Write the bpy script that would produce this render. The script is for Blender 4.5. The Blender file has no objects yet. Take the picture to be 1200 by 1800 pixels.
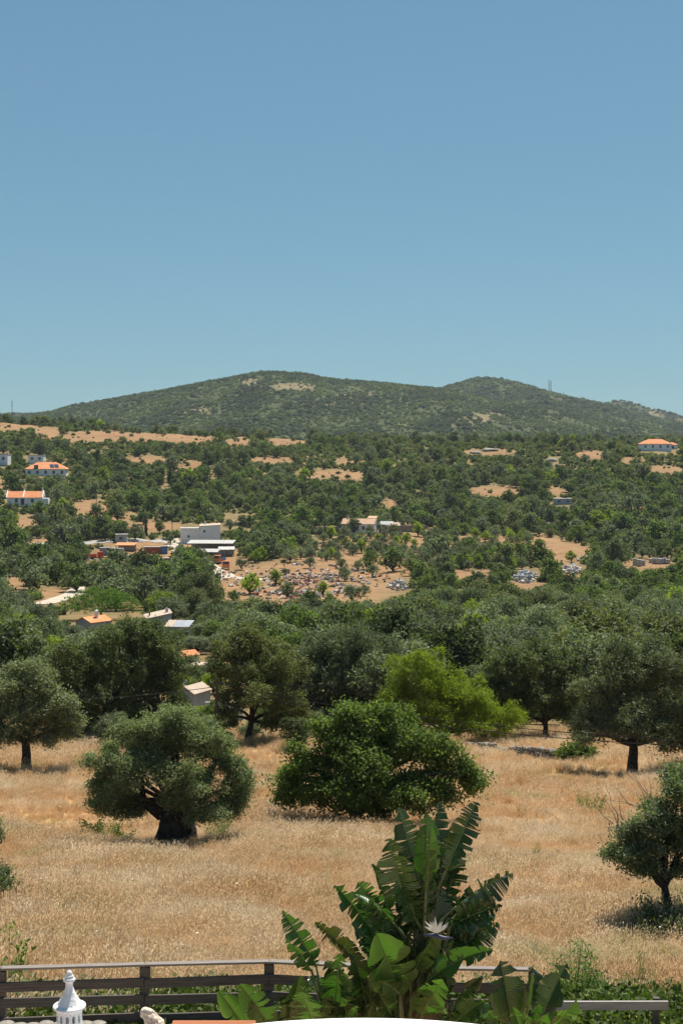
import bpy, bmesh, math, random
import numpy as np
from mathutils import Vector, Matrix

random.seed(7)
RNG = np.random.default_rng(7)
SC = bpy.context.scene
COL = SC.collection
R = math.radians
PI = math.pi

# ------------------------------------------------------------------ camera
F = 2500.0                                   # focal length in photo pixels (1200 x 1800)
PITCH = math.atan(100 / F)                   # horizon at photo row 800
ZC = 45.0                                    # camera height over the scene's zero
cam = bpy.data.cameras.new('camera')
cam.sensor_fit = 'VERTICAL'
cam.sensor_height = 36.0
cam.lens = F / 1800 * 36.0
cam.clip_start = 0.1
cam.clip_end = 20000
camo = bpy.data.objects.new('camera', cam)
COL.objects.link(camo)
camo.location = (0, 0, ZC)
camo.rotation_euler = (PI / 2 - PITCH, 0, 0)
SC.camera = camo

# ------------------------------------------------------------------ sky and sun
SUN_EL, SUN_AZ = R(63), R(24)                # ahead of the camera, a little to the right
w = bpy.data.worlds.new('World')
SC.world = w
w.use_nodes = True
nt = w.node_tree
sky = nt.nodes.new('ShaderNodeTexSky')
sky.sky_type = 'NISHITA'
sky.sun_disc = False
sky.sun_elevation = SUN_EL
sky.sun_rotation = SUN_AZ
sky.altitude = 1500
sky.air_density = 1.0
sky.dust_density = 1.5
sky.ozone_density = 1.0
bg = nt.nodes['Background']
bg.inputs['Strength'].default_value = 0.11
tint = nt.nodes.new('ShaderNodeVectorMath')            # the photograph's cool white balance, the same over the whole sky
tint.operation = 'MULTIPLY'
tint.inputs[1].default_value = (.57, .935, 1.085)
gm = nt.nodes.new('ShaderNodeGamma')                    # and its soft highlight roll-off
gm.inputs['Gamma'].default_value = .55
nt.links.new(sky.outputs['Color'], gm.inputs['Color'])
nt.links.new(gm.outputs[0], tint.inputs[0])
nt.links.new(tint.outputs[0], bg.inputs['Color'])
sl = bpy.data.lights.new('sun', 'SUN')
sl.energy = 5.0
sl.angle = R(0.53)
sl.color = (1.0, 0.93, 0.82)
so = bpy.data.objects.new('sun', sl)
COL.objects.link(so)
sd = Vector((math.sin(SUN_AZ) * math.cos(SUN_EL), math.cos(SUN_AZ) * math.cos(SUN_EL), math.sin(SUN_EL)))
so.rotation_euler = sd.to_track_quat('Z', 'Y').to_euler()
so.location = (0, 0, 120)
SC.view_settings.view_transform = 'Standard'
SC.view_settings.look = 'None'
SC.view_settings.exposure = 0.65
SC.view_settings.gamma = 1.0
SC.view_settings.use_curve_mapping = False
SC.render.engine = 'CYCLES'
SC.cycles.use_denoising = True
SC.cycles.max_bounces = 6
SC.cycles.diffuse_bounces = 2
SC.cycles.transmission_bounces = 4
SC.cycles.volume_bounces = 0
SC.cycles.transparent_max_bounces = 6

# ------------------------------------------------------------------ pixel <-> world
def ray(px, py):
    """direction (x, 1, z) through a photo pixel"""
    a = (px - 600) / F
    b = -(py - 900) / F
    c, s = math.cos(PITCH), math.sin(PITCH)
    y = c + b * s
    z = -s + b * c
    return a / y, z / y

def at(px, py, d):
    a, s = ray(px, py)
    return Vector((a * d, d, ZC + s * d))

def project(x, y, z):
    """photo pixel of world points (arrays)"""
    c, s = math.cos(PITCH), math.sin(PITCH)
    zz = z - ZC
    f = np.maximum(y * c - zz * s, 0.5)
    v = y * s + zz * c
    return 600 + F * x / f, 900 - F * v / f

def ppm(d):
    return F / d

# ------------------------------------------------------------------ terrain height
UK = np.array([-0.24, -0.12, 0.0, 0.12, 0.24])
ROWS = [
    (8, 2900, 2900, 2900, 2900, 2900), (18, 1869, 1869, 1869, 1872, 1876), (24, 1712, 1712, 1712, 1716, 1718),
    (30, 1612, 1612, 1612, 1612, 1612), (39, 1534, 1534, 1534, 1534, 1534), (49, 1472, 1472, 1472, 1472, 1472),
    (64, 1395, 1395, 1395, 1395, 1395), (80, 1338, 1335, 1332, 1330, 1338), (120, 1250, 1250, 1248, 1248, 1248),
    (200, 1150, 1150, 1150, 1150, 1150), (280, 1090, 1090, 1088, 1088, 1088), (350, 1050, 1052, 1052, 1050, 1044),
    (430, 1008, 1012, 1016, 1012, 1000), (520, 962, 972, 978, 974, 965), (600, 915, 930, 940, 938, 932),
    (700, 850, 872, 888, 888, 884), (800, 790, 815, 836, 836, 832), (900, 752, 776, 797, 794, 792),
    (980, 740, 757, 774, 771, 775), (1100, 752, 772, 786, 786, 790), (1300, 800, 815, 820, 820, 820),
    (1600, 815, 820, 820, 820, 820), (2600, 812, 812, 812, 812, 812), (6000, 805, 805, 805, 805, 805),
]
DK = np.array([r[0] for r in ROWS], float)
ZK = np.array([[ray(600, p)[1] * r[0] for p in r[1:]] for r in ROWS])
LD = np.linspace(math.log(8), math.log(6000), 700)
UF = np.linspace(-0.24, 0.24, 61)
_g = np.stack([np.interp(LD, np.log(DK), ZK[:, k]) for k in range(5)], 1)
_g = np.stack([np.interp(UF, UK, _g[i]) for i in range(len(LD))], 0)
def _smooth(a, n, axis):
    k = np.hanning(n + 2)[1:-1]
    k /= k.sum()
    pad = [(0, 0), (0, 0)]
    pad[axis] = (n // 2, n // 2)
    b = np.pad(a, pad, mode='reflect', reflect_type='odd')
    return np.apply_along_axis(lambda v: np.convolve(v, k, mode='valid'), axis, b)
_g = _smooth(_smooth(_g, 25, 0), 17, 1)

_wr = np.random.default_rng(3)
_WAVES = [(_wr.uniform(0, 2 * PI), _wr.uniform(0, 2 * PI), _wr.uniform(.7, 1.4)) for _ in range(40)]
def waves(x, y, scale, seed, n=8):
    """smooth irregular field in -1..1"""
    out = np.zeros_like(np.asarray(x, float))
    for i in range(n):
        a, ph, k = _WAVES[(seed * 7 + i) % 40]
        kk = 2 * PI / scale * k * (1 + .25 * i)
        out = out + np.sin((x * math.cos(a + i) + y * math.sin(a + i)) * kk + ph + seed) / (1 + .25 * i)
    return out / (n * .38)

HILLS = [  # ridge distance, front width, back width, silhouette in photo pixels
    (2600, 1150, 600, [(-900, 770), (-300, 752), (0, 738), (60, 730), (110, 722), (150, 716), (200, 706), (250, 694), (300, 684), (350, 675),
                       (400, 665), (450, 657), (490, 655), (540, 659), (600, 669), (680, 676), (740, 681), (780, 687),
                       (850, 701), (900, 711), (1000, 730), (1100, 748), (1200, 764), (1500, 790)]),
    (3300, 800, 500, [(500, 730), (650, 702), (720, 694), (775, 685), (820, 670), (850, 665), (880, 668), (900, 673), (950, 688), (1000, 700),
                      (1040, 708), (1100, 722), (1200, 750), (1600, 790)]),
    (4300, 600, 500, [(900, 735), (1000, 718), (1040, 712), (1065, 707), (1090, 704), (1110, 709), (1130, 717), (1160, 722),
                      (1200, 735), (1300, 742), (1700, 760)]),
]
_HT = []
for hd, wf, wb, sil in HILLS:
    xs = np.array([(p - 600) / F * hd for p, _ in sil])
    zs = np.array([ray(600, q)[1] * hd for _, q in sil])
    _HT.append((hd, wf, wb, xs, zs))

def zt(x, y):
    x = np.asarray(x, float)
    y = np.asarray(y, float)
    yy = np.maximum(y, 8.0)
    u = np.clip(x / yy, -.2399, .2399)
    li = np.clip((np.log(yy) - LD[0]) / (LD[1] - LD[0]), 0, len(LD) - 1.001)
    ui = (u + .24) / .48 * 60
    i, j = li.astype(int), ui.astype(int)
    a, b = li - i, ui - j
    z = (_g[i, j] * (1 - a) + _g[i + 1, j] * a) * (1 - b) + (_g[i, j + 1] * (1 - a) + _g[i + 1, j + 1] * a) * b
    near = np.clip((yy - 20) / 60, 0, 1)
    z = z + .10 * near * waves(x, y, 9, 1) + np.clip((yy - 250) / 300, 0, 1) * (1.3 * waves(x, y, 90, 2) + .5 * waves(x, y, 30, 3))
    for k, (hd, wf, wb, xs, zs) in enumerate(_HT):
        t = np.where(y < hd, (hd - y) / wf, (y - hd) / wb)
        xw = x + 60 * waves(y, x, 900, 4 + k) * np.clip(t, 0, 1)
        h = np.interp(xw, xs, zs)
        bump = np.cos(np.clip(t, 0, 1) * PI) * .5 + .5
        bump = bump ** .85
        g = (1 - np.abs(waves(x * 1.0, y * .45, 520, 9 + k))) * 44 + waves(x, y, 160, 12 + k) * 9
        hz = -25 + (h + 25) * bump - g * np.clip(t * 2.2, 0, 1) * bump * .8 + 3 * waves(x, y, 120, 15 + k) * np.clip(t * 4, 0.0, 1)
        z = np.where(t < 1, np.maximum(z, hz), z)
    return z + ZC

def zg(x, y):
    return float(zt(np.array([x]), np.array([y]))[0])

_DS = np.concatenate([np.arange(12, 120, .25), np.arange(120, 400, 1.0), np.arange(400, 1100, 1.5), np.arange(1100, 5600, 8)])
def ground(px, py, lo=12, hi=6000):
    """first point of the terrain met by the ray through a photo pixel"""
    a, s = ray(px, py)
    D_ = _DS[(_DS >= lo) & (_DS <= hi)]
    h = ZC + s * D_ - zt(a * D_, D_)
    k = np.nonzero(h <= 0)[0]
    d = D_[k[0]] if len(k) else 1000.0
    return Vector((a * d, d, zg(a * d, d)))

# ------------------------------------------------------------------ mesh helpers
def build_np(name, V, polys, mats, midx=None, smooth=False, fattr=None):
    """polys: list of int arrays (m,k)"""
    me = bpy.data.meshes.new(name)
    V = np.asarray(V, np.float32)
    me.vertices.add(len(V))
    me.vertices.foreach_set('co', V.ravel())
    loops = np.concatenate([p.ravel() for p in polys]).astype(np.int32)
    cnt = np.concatenate([np.full(len(p), p.shape[1]) for p in polys])
    start = np.concatenate([[0], np.cumsum(cnt)[:-1]]).astype(np.int32)
    me.loops.add(len(loops))
    me.loops.foreach_set('vertex_index', loops)
    me.polygons.add(len(cnt))
    me.polygons.foreach_set('loop_start', start)
    me.update(calc_edges=True)
    for m in mats:
        me.materials.append(m)
    if midx is not None:
        me.polygons.foreach_set('material_index', np.asarray(midx, np.int32))
    if smooth:
        me.polygons.foreach_set('use_smooth', np.ones(len(cnt), bool))
    if fattr is not None:
        a = me.attributes.new('lv', 'FLOAT', 'FACE')
        a.data.foreach_set('value', np.asarray(fattr, np.float32))
    return me

class MB:
    """collects vertices and faces; build() links them as one mesh object"""
    def __init__(s):
        s.v, s.f, s.m = [], [], []
    def add(s, vs, fs, m=0):
        o = len(s.v)
        s.v += [tuple(v) for v in vs]
        s.f += [tuple(i + o for i in f) for f in fs]
        s.m += [m] * len(fs)
        return s
    def box(s, x0, x1, y0, y1, z0, z1, m=0):
        return s.add([(x0, y0, z0), (x1, y0, z0), (x1, y1, z0), (x0, y1, z0), (x0, y0, z1), (x1, y0, z1), (x1, y1, z1), (x0, y1, z1)],
                     [(0, 3, 2, 1), (4, 5, 6, 7), (0, 1, 5, 4), (1, 2, 6, 5), (2, 3, 7, 6), (3, 0, 4, 7)], m)
    def tube(s, path, rad, k=8, m=0, cap=True):
        V, Q = tube(path, rad, k)
        s.add(V, [tuple(q) for q in Q], m)
        if cap:
            o = len(s.v) - len(V)
            s.f.append(tuple(o + i for i in range(k))[::-1]); s.m.append(m)
            s.f.append(tuple(len(s.v) - k + i for i in range(k))); s.m.append(m)
        return s
    def lathe(s, prof, k=24, m=0, c=(0, 0, 0)):
        vs = [(c[0] + r * math.cos(2 * PI * i / k), c[1] + r * math.sin(2 * PI * i / k), c[2] + z) for r, z in prof for i in range(k)]
        fs = [(j * k + i, j * k + (i + 1) % k, (j + 1) * k + (i + 1) % k, (j + 1) * k + i) for j in range(len(prof) - 1) for i in range(k)]
        return s.add(vs, fs, m)
    def mesh(s, name, mats, smooth=False):
        me = bpy.data.meshes.new(name)
        me.from_pydata(s.v, [], s.f)
        for m in (mats if isinstance(mats, (list, tuple)) else [mats]):
            me.materials.append(m)
        me.polygons.foreach_set('material_index', s.m)
        if smooth:
            me.polygons.foreach_set('use_smooth', [True] * len(s.f))
        me.update()
        return me
    def build(s, name, mats, parent=None, smooth=False, bevel=0):
        o = link(name, s.mesh(name, mats, smooth), parent)
        if bevel:
            b = o.modifiers.new('bevel', 'BEVEL')
            b.width = bevel
            b.segments = 2
            b.limit_method = 'ANGLE'
        return o

def tube(path, rad, k=8):
    P = np.array([tuple(p) for p in path], float)
    n = len(P)
    rad = np.broadcast_to(np.asarray(rad, float), (n,))
    T = np.gradient(P, axis=0)
    T /= np.linalg.norm(T, axis=1, keepdims=True) + 1e-9
    ref = np.array([0, 0, 1.0]) if abs(T[:, 2]).mean() < .8 else np.array([1.0, 0, 0])
    A = np.cross(T, ref)
    A /= np.linalg.norm(A, axis=1, keepdims=True) + 1e-9
    B = np.cross(T, A)
    th = np.arange(k) * 2 * PI / k
    V = (P[:, None] + rad[:, None, None] * (np.cos(th)[None, :, None] * A[:, None] + np.sin(th)[None, :, None] * B[:, None])).reshape(-1, 3)
    i = np.arange(n - 1)[:, None] * k
    j = np.arange(k)[None]
    Q = np.stack([i + j, i + (j + 1) % k, i + k + (j + 1) % k, i + k + j], -1).reshape(-1, 4)
    return V, Q

def link(name, me, parent=None):
    o = bpy.data.objects.new(name, me)
    COL.objects.link(o)
    if parent is not None:
        o.parent = parent
    return o

def tag(o, label=None, cat=None, group=None, kind=None):
    if label: o['label'] = label
    if cat: o['category'] = cat
    if group: o['group'] = group
    if kind: o['kind'] = kind
    return o

def thing(name, label, cat, loc=(0, 0, 0), rz=0.0, group=None):
    o = bpy.data.objects.new(name, None)
    o.empty_display_size = .3
    COL.objects.link(o)
    o.location = loc
    o.rotation_euler = (0, 0, rz)
    return tag(o, label, cat, group)

# ------------------------------------------------------------------ materials
def new_mat(name):
    m = bpy.data.materials.new(name)
    m.use_nodes = True
    return m, m.node_tree, m.node_tree.nodes['Principled BSDF']

def N(t, typ, **kw):
    n = t.nodes.new(typ)
    for k, v in kw.items():
        if k in n.inputs:
            n.inputs[k].default_value = v
        else:
            setattr(n, k, v)
    return n

def mixc(t, fac, a, b, mode='MIX'):
    n = t.nodes.new('ShaderNodeMix')
    n.data_type = 'RGBA'
    n.blend_type = mode
    for sock, v in ((n.inputs['Factor'], fac), (n.inputs['A'], a), (n.inputs['B'], b)):
        pass
    fs = [i for i in n.inputs if i.name == 'Factor' and i.type == 'VALUE'][0]
    As = [i for i in n.inputs if i.name == 'A' and i.type == 'RGBA'][0]
    Bs = [i for i in n.inputs if i.name == 'B' and i.type == 'RGBA'][0]
    for sock, v in ((fs, fac), (As, a), (Bs, b)):
        if hasattr(v, 'is_output'):
            t.links.new(v, sock)
        elif sock is fs:
            sock.default_value = v
        else:
            sock.default_value = (*v, 1) if len(v) == 3 else v
    return [o for o in n.outputs if o.type == 'RGBA'][0]

def ramp(t, src, p0, p1, c0=(0, 0, 0), c1=(1, 1, 1)):
    r = t.nodes.new('ShaderNodeValToRGB')
    r.color_ramp.elements[0].position = p0
    r.color_ramp.elements[1].position = p1
    r.color_ramp.elements[0].color = (*c0, 1)
    r.color_ramp.elements[1].color = (*c1, 1)
    t.links.new(src, r.inputs[0])
    return r.outputs[0]

def noise(t, scale, detail=4, coord='Object', rough=.55):
    if coord == 'World':
        c = t.nodes.new('ShaderNodeNewGeometry').outputs['Position']
    else:
        c = t.nodes.new('ShaderNodeTexCoord').outputs[coord]
    n = N(t, 'ShaderNodeTexNoise', Scale=scale, Detail=detail, Roughness=rough)
    t.links.new(c, n.inputs['Vector'])
    return n.outputs['Fac']

def surf(name, c0, c1, scale=3.0, rough=.85, bump=0.0, bscale=None, spec=.3, coord='Object'):
    """two-tone noisy surface with bump"""
    m, t, p = new_mat(name)
    n1 = noise(t, scale, 5, coord)
    col = mixc(t, ramp(t, n1, .35, .68), c0, c1)
    n2 = noise(t, scale * 7, 3, coord)
    col = mixc(t, .35, col, mixc(t, n2, (.55, .55, .55), (1.3, 1.3, 1.3)), 'MULTIPLY')
    t.links.new(col, p.inputs['Base Color'])
    p.inputs['Roughness'].default_value = rough
    p.inputs['Specular IOR Level'].default_value = spec
    if bump:
        b = N(t, 'ShaderNodeBump', Strength=bump, Distance=.05)
        t.links.new(noise(t, bscale or scale * 4, 5, coord), b.inputs['Height'])
        t.links.new(b.outputs[0], p.inputs['Normal'])
    return m

def leaf_mat(name, dark, light, trans=.35, tcol=None, rough=.65, spec=.16, var=.35):
    """foliage: each leaf its own tone, each plant its own tint, partly translucent"""
    m, t, p = new_mat(name)
    at_ = N(t, 'ShaderNodeAttribute', attribute_name='lv')
    col = mixc(t, at_.outputs['Fac'], dark, light)
    oi = t.nodes.new('ShaderNodeObjectInfo')
    tint = mixc(t, oi.outputs['Random'], (1 - var * .8, 1 - var * .8, 1 - var), (1 + var * .7, 1 + var * .55, 1 + var * .2))
    col = mixc(t, 1.0, col, tint, 'MULTIPLY')
    t.links.new(col, p.inputs['Base Color'])
    p.inputs['Roughness'].default_value = rough
    p.inputs['Specular IOR Level'].default_value = spec
    tr = t.nodes.new('ShaderNodeBsdfTranslucent')
    tc = mixc(t, 1.0, col, tcol or (1.25, 1.45, .6), 'MULTIPLY')
    t.links.new(tc, tr.inputs['Color'])
    mx = t.nodes.new('ShaderNodeMixShader')
    mx.inputs[0].default_value = trans
    t.links.new(p.outputs[0], mx.inputs[1])
    t.links.new(tr.outputs[0], mx.inputs[2])
    t.links.new(mx.outputs[0], t.nodes['Material Output'].inputs['Surface'])
    return m

M = {}
M['olive'] = leaf_mat('olive_leaf', (.082, .106, .062), (.240, .280, .188), .32, (1.1, 1.3, .6), var=.42)
M['olive_hero'] = leaf_mat('olive_hero_leaf', (.096, .126, .064), (.255, .305, .185), .36, (1.1, 1.3, .6))
M['carob'] = leaf_mat('carob_leaf', (.054, .088, .026), (.160, .218, .070), .38, var=.45)
M['carob_hero'] = leaf_mat('carob_hero_leaf', (.068, .106, .028), (.195, .262, .082), .44, var=.1)
M['oak'] = leaf_mat('oak_leaf', (.086, .104, .046), (.205, .226, .110), .34, var=.45)
M['dark'] = leaf_mat('dark_leaf', (.050, .072, .036), (.142, .176, .090), .32, var=.45)
M['lime'] = leaf_mat('lime_leaf', (.150, .205, .020), (.290, .370, .050), .45)
M['pine'] = leaf_mat('pine_needles', (.050, .100, .016), (.130, .215, .034), .3)
M['cypress'] = leaf_mat('cypress_scale', (.018, .032, .014), (.05, .072, .03), .15)
M['shrub'] = leaf_mat('shrub_leaf', (.054, .086, .026), (.152, .208, .066), .38, var=.45)
M['scrub'] = leaf_mat('scrub_leaf', (.094, .108, .050), (.210, .225, .112), .35, var=.5)
M['hill_a'] = leaf_mat('hill_maquis', (.076, .108, .058), (.172, .214, .114), .32, var=.35)
M['hill_b'] = leaf_mat('hill_rockrose', (.096, .130, .054), (.196, .236, .104), .34, var=.35)
M['hill_c'] = leaf_mat('hill_oak', (.054, .078, .054), (.120, .152, .100), .28, var=.35)
M['weed'] = leaf_mat('weed_leaf', (.07, .12, .025), (.17, .26, .06), .4)
M['ivy'] = leaf_mat('bramble_leaf', (.040, .066, .016), (.125, .170, .050), .32, var=.5)
M['bark'] = surf('bark', (.035, .028, .022), (.12, .10, .08), 6, .95, 1.0, 18)
M['bark_dark'] = surf('bark_dark', (.022, .018, .015), (.07, .058, .046), 5, .95, 1.0, 16)
M['twig'] = surf('dry_twig', (.10, .085, .07), (.24, .21, .18), 9, .95)

# ------------------------------------------------------------------ zones read from the photograph (photo pixels)
BARE = [  # bare earth and straw openings on the valley floor and the far slope: cx, cy, rx, ry
    (25, 747, 42, 11), (85, 762, 26, 11), (155, 768, 45, 10), (235, 764, 66, 14), (325, 770, 60, 9), (420, 778, 24, 9),
    (505, 776, 42, 7), (262, 809, 46, 8), (332, 817, 30, 7), (480, 809, 48, 5), (562, 833, 52, 8), (0, 850, 14, 8),
    (372, 832, 10, 14), (165, 893, 38, 15), (48, 917, 26, 12), (215, 908, 26, 9), (270, 926, 50, 10), (617, 837, 25, 8), (600, 812, 12, 6),
    (680, 886, 24, 7), (872, 864, 48, 11), (978, 863, 20, 6), (1037, 801, 26, 9), (1113, 891, 30, 5), (1160, 826, 42, 7),
    (860, 796, 52, 6), (1110, 810, 26, 6),
    (1000, 972, 50, 18), (880, 955, 120, 16), (700, 960, 120, 26), (590, 975, 90, 22), (900, 975, 60, 10),
    (795, 1052, 58, 13), (920, 1032, 34, 11), (1140, 993, 46, 8), (700, 1000, 60, 14), (830, 1010, 40, 10),
    (530, 1024, 165, 38), (440, 1066, 70, 9), (600, 1062, 60, 7), (20, 1030, 26, 17), (100, 1046, 36, 11), (310, 1062, 46, 8),
    (245, 972, 70, 16), (405, 1000, 30, 34), (60, 952, 70, 5), (200, 953, 110, 5), (340, 955, 60, 6),
]
_b = np.array(BARE, float)
def bare_field(px, py):
    px = np.asarray(px, float)[..., None]
    py = np.asarray(py, float)[..., None]
    r = np.sqrt(((px - _b[:, 0]) / _b[:, 2]) ** 2 + ((py - _b[:, 1]) / _b[:, 3]) ** 2)
    return np.clip(1.35 - r.min(-1), 0, 1) / 1.0

# ------------------------------------------------------------------ ground
def make_ground():
    ds = np.concatenate([np.arange(-40, 15, 5), np.arange(15, 100, 1.0), np.arange(100, 280, 2.5), np.arange(280, 1100, 3.5),
                         np.arange(1100, 2700, 16), np.arange(2700, 5601, 58)])
    us = np.concatenate([np.linspace(-1.3, -.32, 22), np.linspace(-.3, .3, 210), np.linspace(.32, 1.3, 22)])
    D, U = np.meshgrid(ds, us, indexing='ij')
    X = U * (np.maximum(D, 0) + 40)
    Z = zt(X, D)
    V = np.stack([X, D, Z], -1).reshape(-1, 3)
    n, m = D.shape
    i = (np.arange(n - 1)[:, None] * m + np.arange(m - 1)[None]).ravel()
    Q = np.stack([i, i + 1, i + m + 1, i + m], -1)
    px, py = project(V[:, 0], V[:, 1], V[:, 2])
    d = V[:, 1]
    b = bare_field(px + 9 * waves(V[:, 0], d, 40, 20) + 6 * waves(V[:, 0], d, 14, 22), py + 3.5 * waves(V[:, 0], d, 34, 21) + 2 * waves(V[:, 0], d, 12, 24))
    b = np.where((d > 300) & (d < 1060), b, 0)
    b = np.clip(b * 2.4 - .3, 0, 1)
    straw = np.array([.48, .32, .18])
    earth = np.array([.290, .185, .112])
    scrub = np.array([.195, .172, .092])
    under = np.array([.20, .155, .085])
    hill = np.array([.066, .088, .042])
    rock = np.array([.22, .185, .12])
    c = np.empty((len(d), 3))
    c[:] = straw
    t = np.clip((d - 88) / 14, 0, 1)[:, None]
    c = c * (1 - t) + under * t
    t = np.clip((d - 540) / 60, 0, 1)[:, None]
    mixs = .45 + .45 * np.clip(waves(V[:, 0], d, 60, 23), -1, 1)[:, None]
    c = c * (1 - t) + (scrub * (1 - mixs * .35) + earth * mixs * .35) * t
    c = c * (1 - b[:, None]) + earth * b[:, None]
    t = np.clip((d - 1080) / 60, 0, 1)[:, None]
    c = c * (1 - t) + hill * t
    r = np.zeros(len(d))
    for cx, cy, rx, ry in [(515, 680, 40, 7), (440, 672, 16, 7), (838, 735, 26, 9), (868, 728, 16, 5), (620, 697, 40, 4), (800, 676, 12, 3),
                           (330, 722, 60, 5), (1140, 727, 24, 7), (1190, 745, 16, 8), (590, 712, 40, 5), (760, 745, 60, 5)]:
        q = np.sqrt(((px + 5 * waves(V[:, 0], d, 90, 25) - cx) / rx) ** 2 + ((py + 2 * waves(V[:, 0], d, 70, 26) - cy) / ry) ** 2)
        r = np.maximum(r, np.clip(1.3 - q, 0, 1))
    r = (np.clip(r * 1.6, 0, 1) * (d > 1500))[:, None]
    c = c * (1 - r) + rock * r
    me = build_np('ground', V, [Q], [], smooth=True)
    a = me.attributes.new('soil', 'FLOAT_COLOR', 'POINT')
    a.data.foreach_set('color', np.concatenate([c, np.ones((len(c), 1))], 1).astype(np.float32).ravel())
    m, t, p = new_mat('ground_soil')
    so_ = N(t, 'ShaderNodeAttribute', attribute_name='soil').outputs['Color']
    big = noise(t, .22, 6, 'World', .6)
    mid = noise(t, 1.7, 6, 'World', .65)
    fine = noise(t, 14, 4, 'World', .7)
    far = noise(t, .035, 8, 'World', .7)
    col = mixc(t, .8, so_, mixc(t, ramp(t, big, .3, .7), (.78, .70, .58), (1.16, 1.16, 1.10)), 'MULTIPLY')
    col = mixc(t, .7, col, mixc(t, ramp(t, mid, .3, .72), (.62, .60, .56), (1.25, 1.22, 1.15)), 'MULTIPLY')
    col = mixc(t, .6, col, mixc(t, ramp(t, fine, .25, .75), (.55, .53, .5), (1.35, 1.35, 1.35)), 'MULTIPLY')
    col = mixc(t, .6, col, mixc(t, ramp(t, far, .3, .7), (.66, .72, .66), (1.3, 1.22, 1.15)), 'MULTIPLY')
    t.links.new(col, p.inputs['Base Color'])
    p.inputs['Roughness'].default_value = .95
    p.inputs['Specular IOR Level'].default_value = .1
    bp = N(t, 'ShaderNodeBump', Strength=.6, Distance=.25)
    t.links.new(mid, bp.inputs['Height'])
    t.links.new(bp.outputs[0], p.inputs['Normal'])
    me.materials.append(m)
    o = link('ground', me)
    tag(o, kind='structure')
    return o
make_ground()

# ------------------------------------------------------------------ foliage generators
def unit(n, rng):
    v = rng.normal(size=(n, 3))
    return v / np.linalg.norm(v, axis=1, keepdims=True)

def leaves(C, L, W, rng, up=None, hang=0.0):
    """diamond leaves at centres C; returns V, quads, tone"""
    n = len(C)
    a = unit(n, rng)
    a[:, 2] -= hang
    a /= np.linalg.norm(a, axis=1, keepdims=True)
    nrm = unit(n, rng)
    if up is not None:
        nrm = nrm + up
    b = np.cross(a, nrm)
    b /= np.linalg.norm(b, axis=1, keepdims=True) + 1e-6
    s = rng.uniform(.7, 1.3, (n, 1))
    a = a * L * s * .5
    b = b * W * s * .5
    V = np.stack([C - a, C + b - a * .15, C + a, C - b - a * .15], 1).reshape(-1, 3)
    Q = np.arange(4 * n).reshape(-1, 4)
    return V, Q, np.clip(rng.normal(.5, .24, n), 0, 1)

def lobe_clumps(lobes, n, rng, shell=.55):
    """clump centres in the shell of a union of ellipsoids, n shared by surface"""
    A = np.array([(l[3] * l[4] + l[4] * l[5] + l[3] * l[5]) for l in lobes])
    k = rng.choice(len(lobes), n, p=A / A.sum())
    L = np.array(lobes, float)[k]
    dr = unit(n, rng)
    dr[:, 2] = np.where(dr[:, 2] < -.75, -dr[:, 2], dr[:, 2])
    r = shell + (1 - shell) * rng.random(n) ** .6
    C = L[:, :3] + dr * L[:, 3:6] * r[:, None]
    return C, dr, k

def crown_mesh(lobes, nclump, per, clump_r, L, W, rng, shell=.55, zmin=.3, hang=0.0, upb=.75):
    C, dr, k = lobe_clumps(lobes, nclump, rng, shell)
    ok = C[:, 2] > zmin
    C, dr = C[ok], dr[ok]
    n = len(C)
    cr = clump_r * rng.uniform(.6, 1.35, n)
    P = np.repeat(C, per, 0) + rng.normal(size=(n * per, 3)) * np.repeat(cr, per)[:, None] * np.array([.55, .55, .45])
    P[:, 2] = np.maximum(P[:, 2], .08)
    up = np.repeat(dr, per, 0) * .7 + np.array([.12, .25, upb])
    V, Q, tone = leaves(P, L, W, rng, up, hang)
    ct = np.repeat(rng.normal(0, .17, n), per)
    return V, Q, np.clip(tone + ct, 0, 1), C

def limbs(base, fork, lobes, r0, rng, twigs=None, ntw=0, k=7, wob=.15):
    """trunk from base to fork, one limb to each lobe, twigs to clump centres: V, quads"""
    Vs, Qs, o = [], [], 0
    def put(path, rad, kk):
        nonlocal o
        V, Q = tube(path, rad, kk)
        Vs.append(V); Qs.append(Q + o); o += len(V)
    base, fork = np.array(base, float), np.array(fork, float)
    n = 7
    ts = np.linspace(0, 1, n)[:, None]
    tp = base + (fork - base) * ts + rng.normal(size=(n, 3)) * np.array([1, 1, .2]) * r0 * wob * (ts * (1.2 - ts))
    put(tp, r0 * (1 + .45 * (1 - ts[:, 0]) ** 4 - .25 * ts[:, 0]), k + 3)
    ends = []
    for l in lobes:
        e = np.array(l[:3], float)
        mid = fork + (e - fork) * .5 + np.array([0, 0, .12]) * np.linalg.norm(e - fork) + rng.normal(size=3) * .12 * np.linalg.norm(e - fork)
        tt = np.linspace(0, 1, 8)[:, None]
        pth = fork * (1 - tt) ** 2 + 2 * mid * tt * (1 - tt) + e * tt ** 2 + rng.normal(size=(8, 3)) * .03 * tt
        put(pth, r0 * .55 * (1 - .78 * tt[:, 0]) , k)
        ends.append(pth)
    if twigs is not None and ntw:
        allp = np.concatenate([p[3:] for p in ends])
        for c in twigs[rng.choice(len(twigs), min(ntw, len(twigs)), replace=False)]:
            s = allp[np.argmin(np.linalg.norm(allp - c, axis=1) + rng.random(len(allp)) * .4)]
            m = (s + c) / 2 + rng.normal(size=3) * .1 * np.linalg.norm(c - s)
            tt = np.linspace(0, 1, 4)[:, None]
            put(s * (1 - tt) ** 2 + 2 * m * tt * (1 - tt) + c * tt ** 2, r0 * .10 * (1 - .75 * tt[:, 0]), 4)
    return np.concatenate(Vs), np.concatenate(Qs)

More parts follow.
